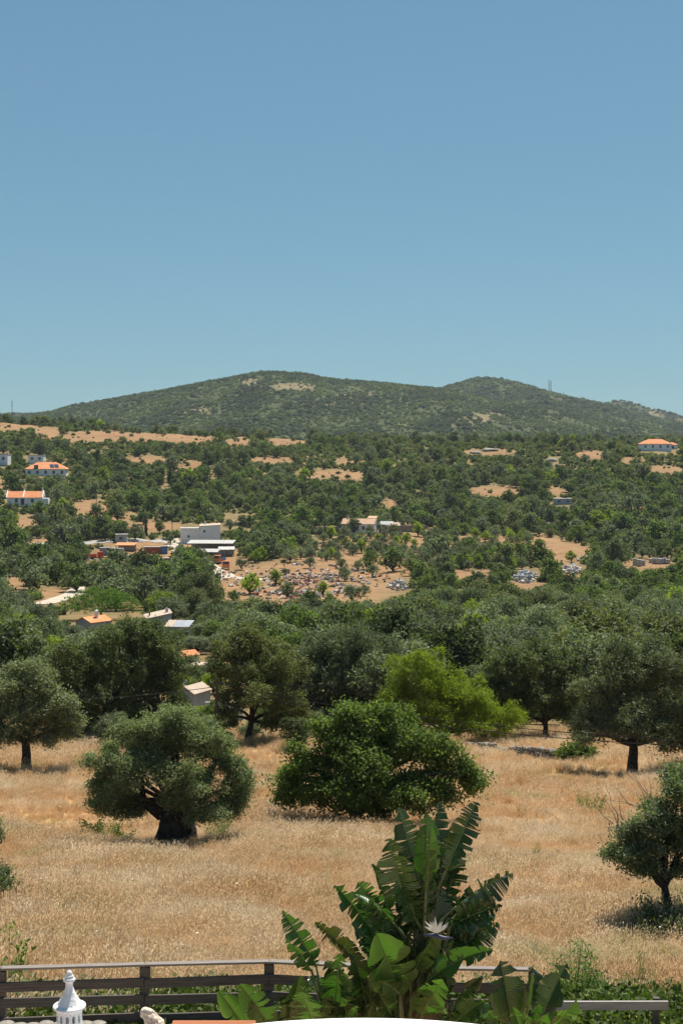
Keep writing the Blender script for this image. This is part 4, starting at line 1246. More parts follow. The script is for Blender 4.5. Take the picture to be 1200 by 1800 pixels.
mb = MB(); mb.box(-2.0, 2.0, -1.6, 1.6, -1, zz - .35); mb.build('wall', M['concrete'], t)
for i in range(3):
    x0, x1 = -2.15 + i * 1.44, -2.15 + i * 1.44 + 1.4
    mb = MB(); mb.add([(x0, -1.9, zz - .36), (x1, -1.9, zz - .36), (x1, 1.9, zz + .3), (x0, 1.9, zz + .3), (x0, -1.9, zz - .3), (x1, -1.9, zz - .3), (x1, 1.9, zz + .36), (x0, 1.9, zz + .36)],
                      [(0, 1, 5, 4), (1, 2, 6, 5), (2, 3, 7, 6), (3, 0, 4, 7), (4, 5, 6, 7), (0, 3, 2, 1)]); mb.build('roof_panel', M['tile_grey' if i == 0 else 'grey_tin'], t)
b = Vector(at(322, 1172, 182)); b.z = zg(b.x, b.y); zz = at(328, 1143, 182).z - b.z
t = thing('cottage', 'small white annex with orange roof edge showing between the trees', 'cottage', b, R(38))
gable_walls(3.4, 2.2, zz - .6, .5, M['white'], t); gable_roof('roof', 3.4, 2.2, zz - .6, .5, M['tile'], t, .12, .08)
b = Vector(at(352, 1184, 172)); b.z = zg(b.x, b.y); zz = at(352, 1167, 172).z - b.z
t = thing('shed', 'flat tan-roofed white shed right below the white annex', 'shed', b, R(-6))
mb = MB(); mb.box(-1.0, 1.0, -1.2, 1.2, -1, zz - .1); mb.build('wall', M['white'], t)
mb = MB(); mb.box(-1.15, 1.15, -1.35, 1.35, zz - .1, zz + .03); mb.build('roof', M['tile_grey'], t)
b = Vector(at(340, 1256, 116)); b.z = zg(b.x, b.y); zz = at(345, 1204, 116).z - b.z
t = thing('cottage', 'shaded white cottage wall with tan tiled roof left of the utility pole', 'cottage', b, R(64))
gable_walls(2.6, 1.7, zz - .5, .5, M['grey_wall'], t); r = gable_roof('roof', 2.6, 1.7, zz - .5, .5, M['tile_grey'], t, .12, .08)  # a white wall; grey render puts its shade into the colour
chimney(r, -.4, .6, zz - .6, .9, .2, 'white', 'white')
b = Vector(at(393, 1258, 112)); b.z = zg(b.x, b.y); zz = at(393, 1236, 112).z - b.z
t = thing('garden_wall', 'low white garden wall behind the holm oak trunk', 'wall', b, R(-3))
mb = MB(); mb.box(-1.4, 1.6, -.12, .12, -.5, zz); mb.build('wall', M['white'], t)
mb = MB(); mb.box(-1.45, 1.65, -.17, .17, zz, zz + .08); mb.build('coping', M['tin'], t)

# ------------------------------------------------------------------ yard: sheds, containers, vehicles
def shed(label, px, py, wpx, D, H, roofm, ang=0):
    b = ground(px, py); s = ppm(b.y); L = wpx / s
    t = thing('open_shed', label, 'shed', b, R(ang))
    mb = MB(); mb.add([(-L / 2 - .3, -D / 2 - .3, H - .25), (L / 2 + .3, -D / 2 - .3, H - .25), (L / 2 + .3, D / 2 + .3, H + .45), (-L / 2 - .3, D / 2 + .3, H + .45), (-L / 2 - .3, -D / 2 - .3, H - .1), (L / 2 + .3, -D / 2 - .3, H - .1), (L / 2 + .3, D / 2 + .3, H + .6), (-L / 2 - .3, D / 2 + .3, H + .6)],
                      [(0, 1, 5, 4), (1, 2, 6, 5), (2, 3, 7, 6), (3, 0, 4, 7), (4, 5, 6, 7), (0, 3, 2, 1)]); mb.build('roof', M[roofm], t)
    mb = MB(); mb.box(-L / 2, L / 2, D / 2 - .2, D / 2, -1, H + .3); mb.build('rear_wall', M['concrete'], t)
    n = max(2, int(L / 4))
    for i in range(n + 1):
        x = -L / 2 + L * i / n
        mb = MB(); mb.box(x - .1, x + .1, -D / 2, -D / 2 + .2, -1, H - .2); mb.build('post', M['pole'], t)
shed('long open shed with pale flat roof below the large white house', 372, 968, 78, 9, 3.0, 'tin', -3)
shed('lower open shed with grey corrugated roof beside the orange truck', 366, 982, 36, 6, 2.6, 'tin', -5)
shed('small open shed with pale roof right of the orange truck', 398, 978, 26, 5, 2.6, 'rubble', 4)
shed('low shed with terracotta-coloured sheet roof behind the grey container', 222, 968, 32, 4, 2.3, 'tile', -3)
flat_house('hut', 'small grey flat-roofed hut by the road left of the white house', 214, 953, 20, 13, 4, 'grey_wall', 'tin', 3, 1)

def container(label, px, py, L, W, H, m, ang, z=0.0):
    b = ground(px, py)
    t = thing('container', label, 'container', (b.x, b.y, b.z + z), R(ang), 'containers in the yard')
    mb = MB(); mb.box(-L / 2, L / 2, -W / 2, W / 2, 0, H); mb.build('body', M[m], t)
    mb = MB()
    n = int(L / .45)
    for i in range(n):
        x = -L / 2 + (i + .5) * L / n
        mb.box(x - .08, x + .08, -W / 2 - .05, -W / 2, .12, H - .12)
    mb.build('corrugation', M[m], t)
    mb = MB(); mb.box(-L / 2 - .04, L / 2 + .04, -W / 2 - .08, W / 2 + .04, H, H + .1); mb.build('top_rail', M['tin'], t)
container('grey steel container left of the rusty one', 188, 976, 5.0, 2.4, 2.5, 'grey_steel', 8)
container('pale grey container standing in front of the sheet roof', 207, 978, 4.2, 2.4, 2.6, 'concrete', -4)
container('long rusty red container with pale roof in the yard', 268, 974, 6.0, 2.4, 2.5, 'rust', 2)
container('blue container end at the right of the rusty container', 289, 974, 2.4, 2.4, 2.8, 'blue', 6)
container('pale timber-coloured crate stack before the rusty container', 268, 984, 4.6, 2.0, 1.3, 'tile_grey', 2)
container('open rusty skip at the right of the yard', 293, 991, 3.6, 2.2, 1.8, 'rust', -10)

def truck(label, px, py, ang, cabm, bedm, L=6.0, name='truck', cat='truck'):
    b = ground(px, py)
    t = thing(name, label, cat, b, R(ang), None)
    mb = MB(); mb.add([(-L / 2, -1.15, .6), (-L / 2 + 2, -1.15, .6), (-L / 2 + 2, 1.15, .6), (-L / 2, 1.15, .6), (-L / 2, -1.15, 1.7), (-L / 2 + 2, -1.15, 1.7), (-L / 2 + 2, 1.15, 1.7), (-L / 2, 1.15, 1.7),
                       (-L / 2 + .3, -1.05, 2.75), (-L / 2 + 2, -1.05, 2.75), (-L / 2 + 2, 1.05, 2.75), (-L / 2 + .3, 1.05, 2.75)],
                      [(0, 3, 2, 1), (0, 1, 5, 4), (1, 2, 6, 5), (2, 3, 7, 6), (3, 0, 4, 7), (4, 5, 9, 8), (5, 6, 10, 9), (6, 7, 11, 10), (7, 4, 8, 11), (8, 9, 10, 11)])
    c = mb.build('cab', M[cabm], t, bevel=.05)
    mb = MB(); mb.add([(-L / 2 + .02, -.95, 1.8), (-L / 2 + .02, .95, 1.8), (-L / 2 + .25, .9, 2.6), (-L / 2 + .25, -.9, 2.6), (-L / 2 + .07, -.95, 1.8), (-L / 2 + .07, .95, 1.8)], [(0, 3, 2, 1)])
    for i in range(4): mb.v[i] = (mb.v[i][0] - .03, mb.v[i][1], mb.v[i][2])
    mb.build('windscreen', M['glass'], c)
    mb = MB(); mb.box(-L / 2 + .5, -L / 2 + 1.7, -1.19, -1.14, 1.8, 2.5); mb.build('side_window', M['glass'], c)
    mb = MB(); mb.box(-L / 2 - .08, -L / 2, -1.1, 1.1, .5, .85); mb.build('bumper', M['tin'], c)
    mb = MB(); mb.box(-L / 2 + .2, L / 2, -.5, .5, .55, .85); mb.build('chassis', M['tyre'], t)
    mb = MB(); x0 = -L / 2 + 2.2
    mb.box(x0, L / 2, -1.2, 1.2, .9, 1.1); mb.box(x0, L / 2, -1.2, -1.1, 1.1, 1.9); mb.box(x0, L / 2, 1.1, 1.2, 1.1, 1.9); mb.box(L / 2 - .1, L / 2, -1.1, 1.1, 1.1, 1.9); mb.box(x0, x0 + .1, -1.1, 1.1, 1.1, 2.1)
    mb.build('bed', M[bedm], t)
    for x in (-L / 2 + .9, L / 2 - 1.3):
        for y in (-1.0, 1.0):
            mb = MB(); mb.tube([(x, y - .15, .5), (x, y + .15, .5)], .5, 14)
            w_ = mb.build('wheel', M['tyre'], t)
            mb = MB(); mb.tube([(x, y - .17, .5), (x, y + .17, .5)], .25, 10); mb.build('rim', M['grey_steel'], w_)
truck('red truck with yellow side parked at the left of the yard', 168, 984, 190, 'red', 'red', 5.4)
truck('red and white truck parked beside the pale container', 215, 990, 205, 'rubble', 'red', 5.6)
truck('orange truck cab facing out of the open shed', 386, 990, 75, 'orange', 'blue', 6.0)
truck('small orange-red pickup parked in front of the sheds', 397, 1001, 95, 'orange', 'tile_grey', 4.4, 'pickup')

def block_stack(px, py, n, label):
    b = ground(px, py)
    t = thing('block_stack', label, 'blocks', b, R(random.uniform(-8, 8)), 'stacks of white blocks on pallets')
    for i in range(n):
        mb = MB()
        for j in range(3):
            mb.box(-.62 + j * .42, -.62 + j * .42 + .40, -.6, .6, .14 + i * .42, .14 + i * .42 + .40)
        mb.build('block_layer', M['rubble'], t)
    mb = MB(); mb.box(-.65, .65, -.6, .6, 0, .12); mb.build('pallet', M['pole'], t)
for i, (px, py, n) in enumerate([(1115, 994, 5), (1122, 996, 5), (1129, 995, 4), (1143, 990, 3), (1149, 991, 4), (1155, 991, 4), (1161, 992, 4), (1167, 992, 4), (1173, 992, 3)]):
    block_stack(px, py, n, '%s stack of white blocks from the left in the right-hand yard' % ORD[i])

def debris(name, label, cx, cy, rx, ry, n, mats, smin, smax, heap=0.0, seed=1):
    rng = np.random.default_rng(seed)
    mb = MB()
    for i in range(n):
        a, r_ = rng.uniform(0, 2 * PI), rng.random() ** .6
        if rng.random() < .35: r_ *= .5
        p = ground(cx + rx * r_ * math.cos(a), cy + ry * r_ * math.sin(a), 330, 620)
        hz = heap * max(0, 1 - r_ ** 1.5) * rng.uniform(.6, 1)
        sx, sy, sz = rng.uniform(smin, smax, 3) * (1, 1, .6)
        if rng.random() < .3: sz *= .25; sx *= 1.6
        Rm = Matrix.Rotation(rng.uniform(0, 6.28), 3, 'Z') @ Matrix.Rotation(rng.normal(0, .35), 3, 'X') @ Matrix.Rotation(rng.normal(0, .3), 3, 'Y')
        vs = [Rm @ Vector((sx * (u - .5), sy * (v - .5), sz * (w_ - .5))) * 1.0 + Vector((p.x, p.y, p.z + hz + sz * .4)) for u, v, w_ in ((0, 0, 0), (1, 0, 0), (1, 1, 0), (0, 1, 0), (.1, .1, 1), (.85, .05, 1), (.95, .9, 1), (.05, .95, 1))]
        mb.add(vs, [(0, 3, 2, 1), (4, 5, 6, 7), (0, 1, 5, 4), (1, 2, 6, 5), (2, 3, 7, 6), (3, 0, 4, 7)], int(rng.integers(len(mats))))
    o = mb.build(name, [M[m] for m in mats])
    return tag(o, label, 'debris', kind='stuff')
JM = ['ruin', 'rust', 'grey_steel', 'tile_grey', 'dark_wall', 'tile_grey', 'ruin', 'rust', 'stone', 'tile_tan', 'dark_wall', 'concrete', 'ruin', 'rubble']
debris('scrap', 'scattered scrap metal, slabs and rubble over the scrapyard', 535, 1018, 150, 27, 560, JM, .3, 1.3, 0, 1)
debris('scrap', 'scrap and slabs along the front edge of the scrapyard', 520, 1046, 110, 9, 120, JM, .4, 1.5, 0, 2)
debris('scrap', 'scrap lying around the yard containers and trucks', 235, 984, 80, 9, 120, JM, .4, 1.3, 0, 3)
debris('rubble_heap', 'white and grey rubble heap below the orchard', 924, 1018, 22, 8, 170, ['rubble', 'concrete', 'grey_steel', 'rubble', 'blue_shade'], .5, 1.4, 2.2, 4)
debris('rubble_heap', 'smaller white rubble heap right of the carob tree', 1004, 1004, 17, 7, 110, ['rubble', 'concrete', 'rubble', 'tile_tan'], .5, 1.3, 1.6, 5)
debris('rubble_heap', 'grey heap of broken tiles at the scrapyard edge', 701, 1032, 21, 7, 150, ['concrete', 'stone', 'tile_grey', 'grey_steel'], .4, 1.1, 1.8, 6)
debris('rubble_heap', 'low sandy heap with rubble in the orange clearing', 1030, 985, 18, 6, 60, ['tile_grey', 'stone', 'rubble'], .4, 1.0, 1.2, 7)

# boulders on the far slope
def boulder(px, py, wd, h, label, seed):
    b = ground(px, py)
    bm = bmesh.new(); bmesh.ops.create_icosphere(bm, subdivisions=3, radius=1)
    rg = np.random.default_rng(seed)
    f = rg.normal(size=(6, 3)) * 1.6; ph = rg.uniform(0, 6, 6)
    for v in bm.verts:
        k_ = 1 + sum(.07 * math.sin(f[i] @ np.array(v.co) * 1.3 + ph[i]) for i in range(6))
        v.co = Vector((v.co.x * wd * .5 * k_, v.co.y * wd * .4 * k_, max(v.co.z, -.4) * h * k_))
    me = bpy.data.meshes.new('boulder'); bm.to_mesh(me); bm.free(); me.materials.append(M['stone'])
    o = link('boulder', me); o.location = b; tag(o, label, 'boulder', 'boulders on the far slope')
boulder(968, 812, 8.0, 2.2, 'large pale grey boulder on the right slope', 1)
boulder(885, 830, 9.0, 1.2, 'flat pale rock slab left below the boulder', 2)
boulder(835, 797, 7.0, 1.3, 'pale flat rock on the middle of the slope', 3)
boulder(860, 792, 11.0, 1.4, 'long low rock ledge above the boulder', 4)

# pylon, masts and poles
b = ground(22, 738)
t = thing('power_pylon', 'dark power pylon with cross arms on the left skyline', 'pylon', b)
hp = at(22, 703, b.y).z - b.z
mb = MB(); mb.tube([(0, 0, -1), (0, 0, hp)], [.55, .4], 6); mb.build('mast', M['pole'], t)
for z, L in ((.9, 2.6), (.72, 3.4), (.80, 1.6)):
    mb = MB(); mb.box(-L / 2, L / 2, -.3, .3, hp * z - .25, hp * z + .25); mb.build('cross_arm', M['pole'], t)
for px, y0, y1, dd, lab in ((963, 692, 668, 3250, 'taller left radio mast on the distant hill'), (966.5, 692, 669, 3262, 'thin right radio mast on the distant hill'), (988, 697, 690, 3240, 'short stub mast right of the radio masts')):
    x = (px - 600) / F * dd
    zb = zg(x, dd)
    t = thing('radio_mast', lab, 'mast', (x, dd, zb), 0, 'radio masts')
    h = max(at(px, y1, dd).z - zb, 5)
    mb = MB(); mb.tube([(0, 0, -2), (0, 0, h)], [1.0, .7], 6); mb.build('mast', M['pole'], t)
    mb = MB(); mb.box(-.9, .9, -.5, .5, h * .8, h * .9); mb.build('antenna', M['grey_steel'], t)
def pole(px, py, h, r0, lab, d=None, arm=True):
    b = ground(px, py) if d is None else Vector(((px - 600) / F * d, d, zg((px - 600) / F * d, d)))
    t = thing('utility_pole', lab, 'pole', b, 0, 'utility poles')
    mb = MB(); mb.tube([(0, 0, -.6), (0, 0, h)], [r0, r0 * .75], 8); mb.build('shaft', M['pole'], t)
    if arm:
        mb = MB(); mb.box(-r0 * 4, r0 * 4, -.05, .05, h - .35, h - .25); mb.build('cross_arm', M['pole'], t)
        for x in (-1, 1):
            mb = MB(); mb.lathe([(.03, 0), (.05, .03), (.03, .08), (.045, .1), (.0, .14)], 8, 0, (x * r0 * 3.4, 0, h - .25)); mb.build('insulator', M['tin'], t)
    return t, b
tp, bp_ = pole(380, 0, 0.1 + at(380, 1196, 90).z - zg((380 - 600) / F * 90, 90), .11, 'dark wooden utility pole between the tall tree and the holm oak', 90)
pole(303, 944, 9, .16, 'thin pole by the yard left of the large white house')
pole(862, 1112, 6, .12, 'short dark pole in the olive canopy right of centre', 225)
pole(170, 902, 6.5, .14, 'thin pole in the tan field below the long white house')
pole(127, 736, 11, .18, 'thin pole on the left skyline right of the pylon')
pole(885, 790, 9, .15, 'thin pole on the right ridge near the skyline')
pole(252, 938, 10, .14, 'thin pole rising behind the lone cypress')
pole(1290, 0, 5.2, .11, 'utility pole beyond the right edge carrying the field wires', 62)
def wire(a, c, sag, label):
    mb = MB(); pts = []
    for i in range(41):
        f = i / 40
        p = a.lerp(c, f); p.z -= sag * 4 * f * (1 - f); pts.append(p)
    mb.tube(pts, .021, 5)
    tag(mb.build('power_line', M['wire']), label, 'wire', 'overhead wires')
topp = Vector((bp_.x, bp_.y, at(380, 1201, 90).z))
wire(at(-60, 1229, 84), topp + Vector((-.3, 0, -.25)), .35, 'dark overhead wire from the left edge to the utility pole')
rp = at(1290, 1306, 62)
wire(topp + Vector((.3, 0, -.1)), rp, .55, 'upper overhead wire from the pole to the right edge')
wire(topp + Vector((.3, 0, -.35)), rp - Vector((0, 0, .22)), .65, 'lower overhead wire from the pole to the right edge')

# road and dirt track
def strip(name, pts, wd, m, lift=.12):
    P = [ground(*p) for p in pts]
    pts = []
    for a, c in zip(P[:-1], P[1:]):
        for i in range(12):
            pts.append(a.lerp(c, i / 12))
    pts.append(P[-1])
    mb = MB(); vs, fs = [], []
    for i, p in enumerate(pts):
        q = (pts[min(i + 1, len(pts) - 1)] - pts[max(i - 1, 0)]); q.z = 0; q.normalize()
        n_ = Vector((-q.y, q.x, 0))
        for sg in (-1, -.33, .33, 1):
            e = p + n_ * sg * wd / 2
            vs.append((e.x, e.y, zg(e.x, e.y) + lift))
    for i in range(len(pts) - 1):
        for j in range(3):
            fs.append((i * 4 + j, i * 4 + j + 1, i * 4 + 5 + j, i * 4 + 4 + j))
    mb.add(vs, fs)
    tag(mb.build(name, m), kind='structure')
M['road'] = surf('pale_asphalt', (.26, .25, .24), (.36, .35, .33), .5, .9, coord='Object')
M['track'] = surf('pale_track', (.40, .34, .27), (.52, .45, .36), .6, .95)
strip('road', [(-60, 960), (60, 957), (160, 954), (240, 951), (300, 948)], 6, M['road'])
strip('track', [(70, 1063), (100, 1056), (130, 1045), (148, 1028)], 5, M['track'])
strip('yard_path', [(300, 948), (312, 965), (360, 990), (400, 1015), (470, 1020)], 6, M['track'])

# ------------------------------------------------------------------ dry grass of the field
def grass_mat(name, a, b_, c, green):
    m, t, p = new_mat(name)
    lv = N(t, 'ShaderNodeAttribute', attribute_name='lv').outputs['Fac']
    oi = t.nodes.new('ShaderNodeObjectInfo')
    big = ramp(t, noise(t, .16, 4, 'World'), .36, .64)
    mid = ramp(t, noise(t, .33, 5, 'World', .6), .45, .68)
    col = mixc(t, big, a, b_)
    col = mixc(t, mid, col, c)
    grn = ramp(t, noise(t, .30, 3, 'World'), .60, .74)
    col = mixc(t, grn, col, green)
    col = mixc(t, 1.0, col, mixc(t, lv, (.80, .78, .74), (1.18, 1.18, 1.18)), 'MULTIPLY')
    col = mixc(t, .7, col, mixc(t, oi.outputs['Random'], (.84, .82, .78), (1.14, 1.15, 1.17)), 'MULTIPLY')
    t.links.new(col, p.inputs['Base Color'])
    p.inputs['Roughness'].default_value = .8
    p.inputs['Specular IOR Level'].default_value = .15
    tr = t.nodes.new('ShaderNodeBsdfTranslucent'); t.links.new(col, tr.inputs['Color'])
    mx = t.nodes.new('ShaderNodeMixShader'); mx.inputs[0].default_value = .5
    t.links.new(p.outputs[0], mx.inputs[1]); t.links.new(tr.outputs[0], mx.inputs[2])
    t.links.new(mx.outputs[0], t.nodes['Material Output'].inputs['Surface'])
    return m
M['straw'] = grass_mat('dry_grass', (.60, .385, .200), (.64, .46, .265), (.77, .645, .46), (.42, .39, .16))
M['seed'] = grass_mat('seed_heads', (.66, .48, .28), (.70, .55, .35), (.78, .66, .48), (.56, .50, .28))
M['flower'] = surf('white_petals', (.75, .74, .68), (.85, .85, .80), 5, .8)

def tuft(seed, n, h, spread, lean, seedy, matset):
    rng = np.random.default_rng(seed)
    V, Fq, mi, tone = [], [], [], []
    for i in range(n):
        a, r_ = rng.uniform(0, 6.28), spread * rng.random() ** .5
        x, y = r_ * math.cos(a), r_ * math.sin(a)
        hh = h * rng.uniform(.55, 1.15)
        lx, ly = lean + rng.normal(0, .22), rng.normal(0, .22)
        tx, ty = x + lx * hh, y + ly * hh
        w_ = rng.uniform(.005, .010)
        b_ = rng.uniform(0, PI)
        dx, dy = w_ * math.cos(b_), w_ * math.sin(b_)
        o = len(V)
        mx_, my_ = x + lx * hh * .4, y + ly * hh * .4
        V += [(x - dx, y - dy, -.05), (x + dx, y + dy, -.05), (mx_ + dx, my_ + dy, hh * .6), (mx_ - dx, my_ - dy, hh * .6), (tx, ty, hh)]
        Fq += [(o, o + 1, o + 2, o + 3), (o + 3, o + 2, o + 4)]
        tv = rng.random(); mi += [0, 0]; tone += [tv, tv]
        if rng.random() < seedy:
            o = len(V)
            q = rng.uniform(.008, .016); l_ = rng.uniform(.04, .09)
            c1, c2 = math.cos(b_ + 1), math.sin(b_ + 1)
            V += [(tx, ty, hh - l_ * .3), (tx + q * c1, ty + q * c2, hh + l_ * .2), (tx + lx * l_, ty + ly * l_, hh + l_ * .7), (tx - q * c1, ty - q * c2, hh + l_ * .2)]
            Fq += [(o, o + 1, o + 2, o + 3)]
            mi.append(1); tone.append(rng.random())
    me = bpy.data.meshes.new('grass_tuft')
    me.from_pydata(V, [], Fq)
    for m in matset: me.materials.append(m)
    me.polygons.foreach_set('material_index', mi)
    a = me.attributes.new('lv', 'FLOAT', 'FACE'); a.data.foreach_set('value', tone)
    return me
def field_grass():
    rng = np.random.default_rng(55)
    pr = [tuft(i, 32, (.34, .42, .5, .30)[i % 4], .22, (.10, -.05, .22, 0)[i % 4], (.7, .5, .85, .25)[i % 4], [M['straw'], M['seed']]) for i in range(8)]
    P = []
    for d0, d1, n in ((18.5, 32, 26000), (32, 50, 26000), (50, 70, 18000), (70, 100, 15000)):
        d = np.sqrt(rng.random(n) * (d1 * d1 - d0 * d0) + d0 * d0)
        x = rng.uniform(-1, 1, n) * (.27 * d + 4.0)
        P.append(np.stack([x, d, zt(x, d)], 1))
    P = np.concatenate(P)
    h = waves(P[:, 0], P[:, 1], 7, 40)
    ok = rng.random(len(P)) < np.clip(.8 + .35 * h, .35, 1)
    P, h = P[ok], h[ok]
    # beaten and mown-looking places stay short, margins stand tall
    sc = np.clip(.78 + .25 * h + .38 * waves(P[:, 0], P[:, 1], 17, 41), .32, 1.5) * rng.uniform(.75, 1.2, len(P))
    sc *= 1 + np.clip((P[:, 1] - 60) / 60, 0, .4)
    gn_scatter('dry_grass', pr, P, rng.normal(0, .9, len(P)), sc, rng.integers(0, 8, len(P)), 'golden dry grass covering the field between the fence and the trees', 'grass')
field_grass()

# leafy weeds, brambles and low herbs
def sprig_mesh(key, seed, h, w_, nst, per, L, W, leafm, zlo=.1, up=.6, bush=False):
    """upright stems with leaves along them"""
    rng = np.random.default_rng(seed)
    Vs, Qs, ts, o = [], [], [], 0
    pts = []
    for i in range(nst):
        a, r_ = rng.uniform(0, 6.28), w_ * .5 * rng.random() ** .6
        x0, y0 = r_ * .5 * math.cos(a), r_ * .5 * math.sin(a)
        hh = h * rng.uniform(.55, 1.0)
        x1, y1 = x0 + r_ * math.cos(a) + rng.normal(0, .04), y0 + r_ * math.sin(a) + rng.normal(0, .04)
        f = np.linspace(0, 1, 5)[:, None]
        pth = np.array([x0, y0, -.1]) * (1 - f) + np.array([x1, y1, hh]) * f + np.array([0, 0, 1]) * (f * (1 - f)) * h * .12
        V, Q = tube(pth, .007 * (1.2 - f[:, 0]), 4)
        Vs.append(V); Qs.append(Q + o); o += len(V); ts.append(np.full(len(Q), .4))
        f = zlo + (1 - zlo) * rng.random(per)
        c = np.array([x0, y0, 0]) * (1 - f)[:, None] + np.array([x1, y1, hh]) * f[:, None] + rng.normal(size=(per, 3)) * (.05 + .10 * w_ * (1 - f))[:, None]
        pts.append(c)
    C = np.concatenate(pts)
    V, Q, tone = leaves(C, L, W, rng, np.array([0, .1, up]), -.4)
    Vs.append(V); Qs.append(Q + o); ts.append(tone)
    return build_np(key, np.concatenate(Vs), [np.concatenate(Qs)], [leafm], fattr=np.concatenate(ts))
M['fennel'] = leaf_mat('fennel_leaf', (.085, .135, .045), (.19, .27, .10), .4)
WEEDS = [sprig_mesh('weed', 1, 1.0, .7, 12, 46, .09, .03, M['weed']), sprig_mesh('weed', 2, 1.3, .6, 10, 60, .075, .02, M['fennel']),
         sprig_mesh('weed', 3, .7, .9, 14, 40, .085, .05, M['ivy']), sprig_mesh('weed', 4, .9, .8, 14, 60, .08, .022, M['fennel']), sprig_mesh('weed', 5, .7, 1.0, 20, 50, .08, .04, M['dark'])]  # last one dark-leaved, standing for the shade under the leaning olive
def weed(px, py, k, sc, label, d=None, cat='weed', name='weed', rz=0.0):
    b = ground(px, py) if d is None else Vector(((px - 600) / F * d, d, zg((px - 600) / F * d, d)))
    o = link(name, WEEDS[k]); o.location = b; o.scale = (sc, sc, sc); o.rotation_euler = (0, 0, rz)
    tag(o, label, cat, 'green weeds around the field')
rg = random.Random(12)
for i, (px, d, k, sc, lab) in enumerate([
        (1012, 21.5, 1, 1.05, 'tallest leafy weed stalk behind the right end of the fence'), (975, 21.0, 3, .8, 'thin grey-green weed left of the tall weed stalk'), (1040, 20.6, 3, 1.05, 'feathery green weed just right of the tall weed stalk'),
        (1068, 20.4, 1, .85, 'fennel-like weed in the middle of the right weed patch'), (1095, 20.2, 0, .75, 'bright green weed in the right weed patch'), (1000, 20.2, 3, .95, 'feathery weed low in the right weed patch'),
        (1055, 19.6, 3, .8, 'low feathery weed in front of the right weed patch'), (1112, 19.8, 2, .75, 'broad-leaved weed right end of the weed patch'), (1020, 19.4, 2, .9, 'dark leafy weed above the grey plank'),
        (1080, 19.2, 0, .6, 'short bright weed just above the grey plank'), (950, 20.4, 1, .6, 'small grey-green weed left of the weed patch'), (1140, 19.4, 2, .55, 'small leafy weed near the plank end'),
        (8, 21.6, 0, 1.15, 'tall leafy weed at the left edge behind the fence'), (30, 20.8, 0, .9, 'leafy weed right beside the tall left-edge weed'), (-12, 20.4, 1, 1.0, 'feathery weed partly cut by the left edge'), (52, 20.2, 2, .7, 'low leafy weed near the left-edge weeds'),
        (262, 21.4, 1, .62, 'slim green weed behind the fence post'), (285, 21.0, 0, .5, 'small green weed right of the fence post'), (238, 20.6, 0, .45, 'small green weed left of the fence post'), (365, 21.2, 1, .5, 'slim weed behind the fence left of the corner post'),
        (345, 20.6, 3, .42, 'little feathery weed behind the middle of the fence'), (120, 20.8, 3, .4, 'little feathery weed behind the lantern'), (440, 20.8, 0, .4, 'small weed beside the corner fence post'), (1110, 21.4, 3, .5, 'thin dry-green weed right behind the weed patch'), (1145, 22.4, 1, .62, 'thin tall weed right of the weed patch')]):
    weed(px, 0, k, sc, lab, d, rz=rg.uniform(0, 6))
for i, (px, py, k, sc, lab) in enumerate([(168, 1534, 3, .5, 'small feathery green tuft alone in the left of the field'), (1030, 1432, 3, 1.0, 'pale green herb patch in the field right of the carob'), (1045, 1434, 3, .9, 'second pale green herb right beside the herb patch'),
        (945, 1520, 1, .55, 'thin green stalk standing in the field right of the big leaves'), (165, 1476, 2, 1.0, 'dark weed clump left of the old olive'), (192, 1480, 3, 1.0, 'feathery weed left of the old olive trunk'), (218, 1484, 2, .8, 'low weed close left of the old olive trunk'), (378, 1482, 3, 1.0, 'dark weed clump right of the old olive trunk'), (390, 1478, 1, .9, 'thin weed right of the old olive trunk'),
        (1148, 1652, 4, .8, 'leafy weed darkened as shade under the leaning olive'), (1172, 1658, 4, 1.0, 'shade-dark weed at the foot of the leaning olive'), (1200, 1655, 4, 1.1, 'dense shade-dark weed beside the leaning olive trunk'), (1125, 1662, 4, .55, 'short shade-dark weed left below the leaning olive'),  # dark foliage set where the leaning olive's shadow lies
        (420, 1614, 3, .42, 'pale green herb in the grass above the fence corner'), (330, 1600, 3, .4, 'pale herb in the grass above the fence'), (1186, 1640, 4, 1.1, 'tall shade-dark weed behind the leaning olive trunk')]):
    weed(px, py, k, sc, lab, rz=rg.uniform(0, 6))
def brambles():
    rng = np.random.default_rng(66)
    pr = []
    for i in range(4):
        r2 = np.random.default_rng(60 + i)
        C, dr, _ = lobe_clumps([(0, 0, .12, .34, .34, .22), (.2, .1, .1, .22, .22, .18)], 40, r2, .3)
        P = np.repeat(C, 8, 0) + r2.normal(size=(40 * 8, 3)) * .05
        V, Q, tone = leaves(P, .058, .044, r2, np.array([0, .1, .5]))
        pr.append(build_np('bramble', V, [Q], [M['ivy']], fattr=tone))
    n = 3600
    y = rng.uniform(17.2, 23.2, n); x = rng.uniform(-6.2, 6.2, n)
    lim = 21.4 + .7 * waves(x, y, 3.0, 50) + np.where(x > 2.6, .5, 0) + rng.normal(0, .4, n)
    ok = (y < lim) & ((x < 4.6) | (rng.random(n) < .35)) 
    P = np.stack([x[ok], y[ok], zt(x[ok], y[ok])], 1)
    gn_scatter('bramble_cover', pr, P, rng.uniform(0, 6.28, len(P)), rng.uniform(.8, 1.6, len(P)) * np.where(P[:, 1] > 20.5, .7, 1.0), rng.integers(0, 4, len(P)), 'green bramble ground cover behind and below the fence', 'ground cover')
brambles()

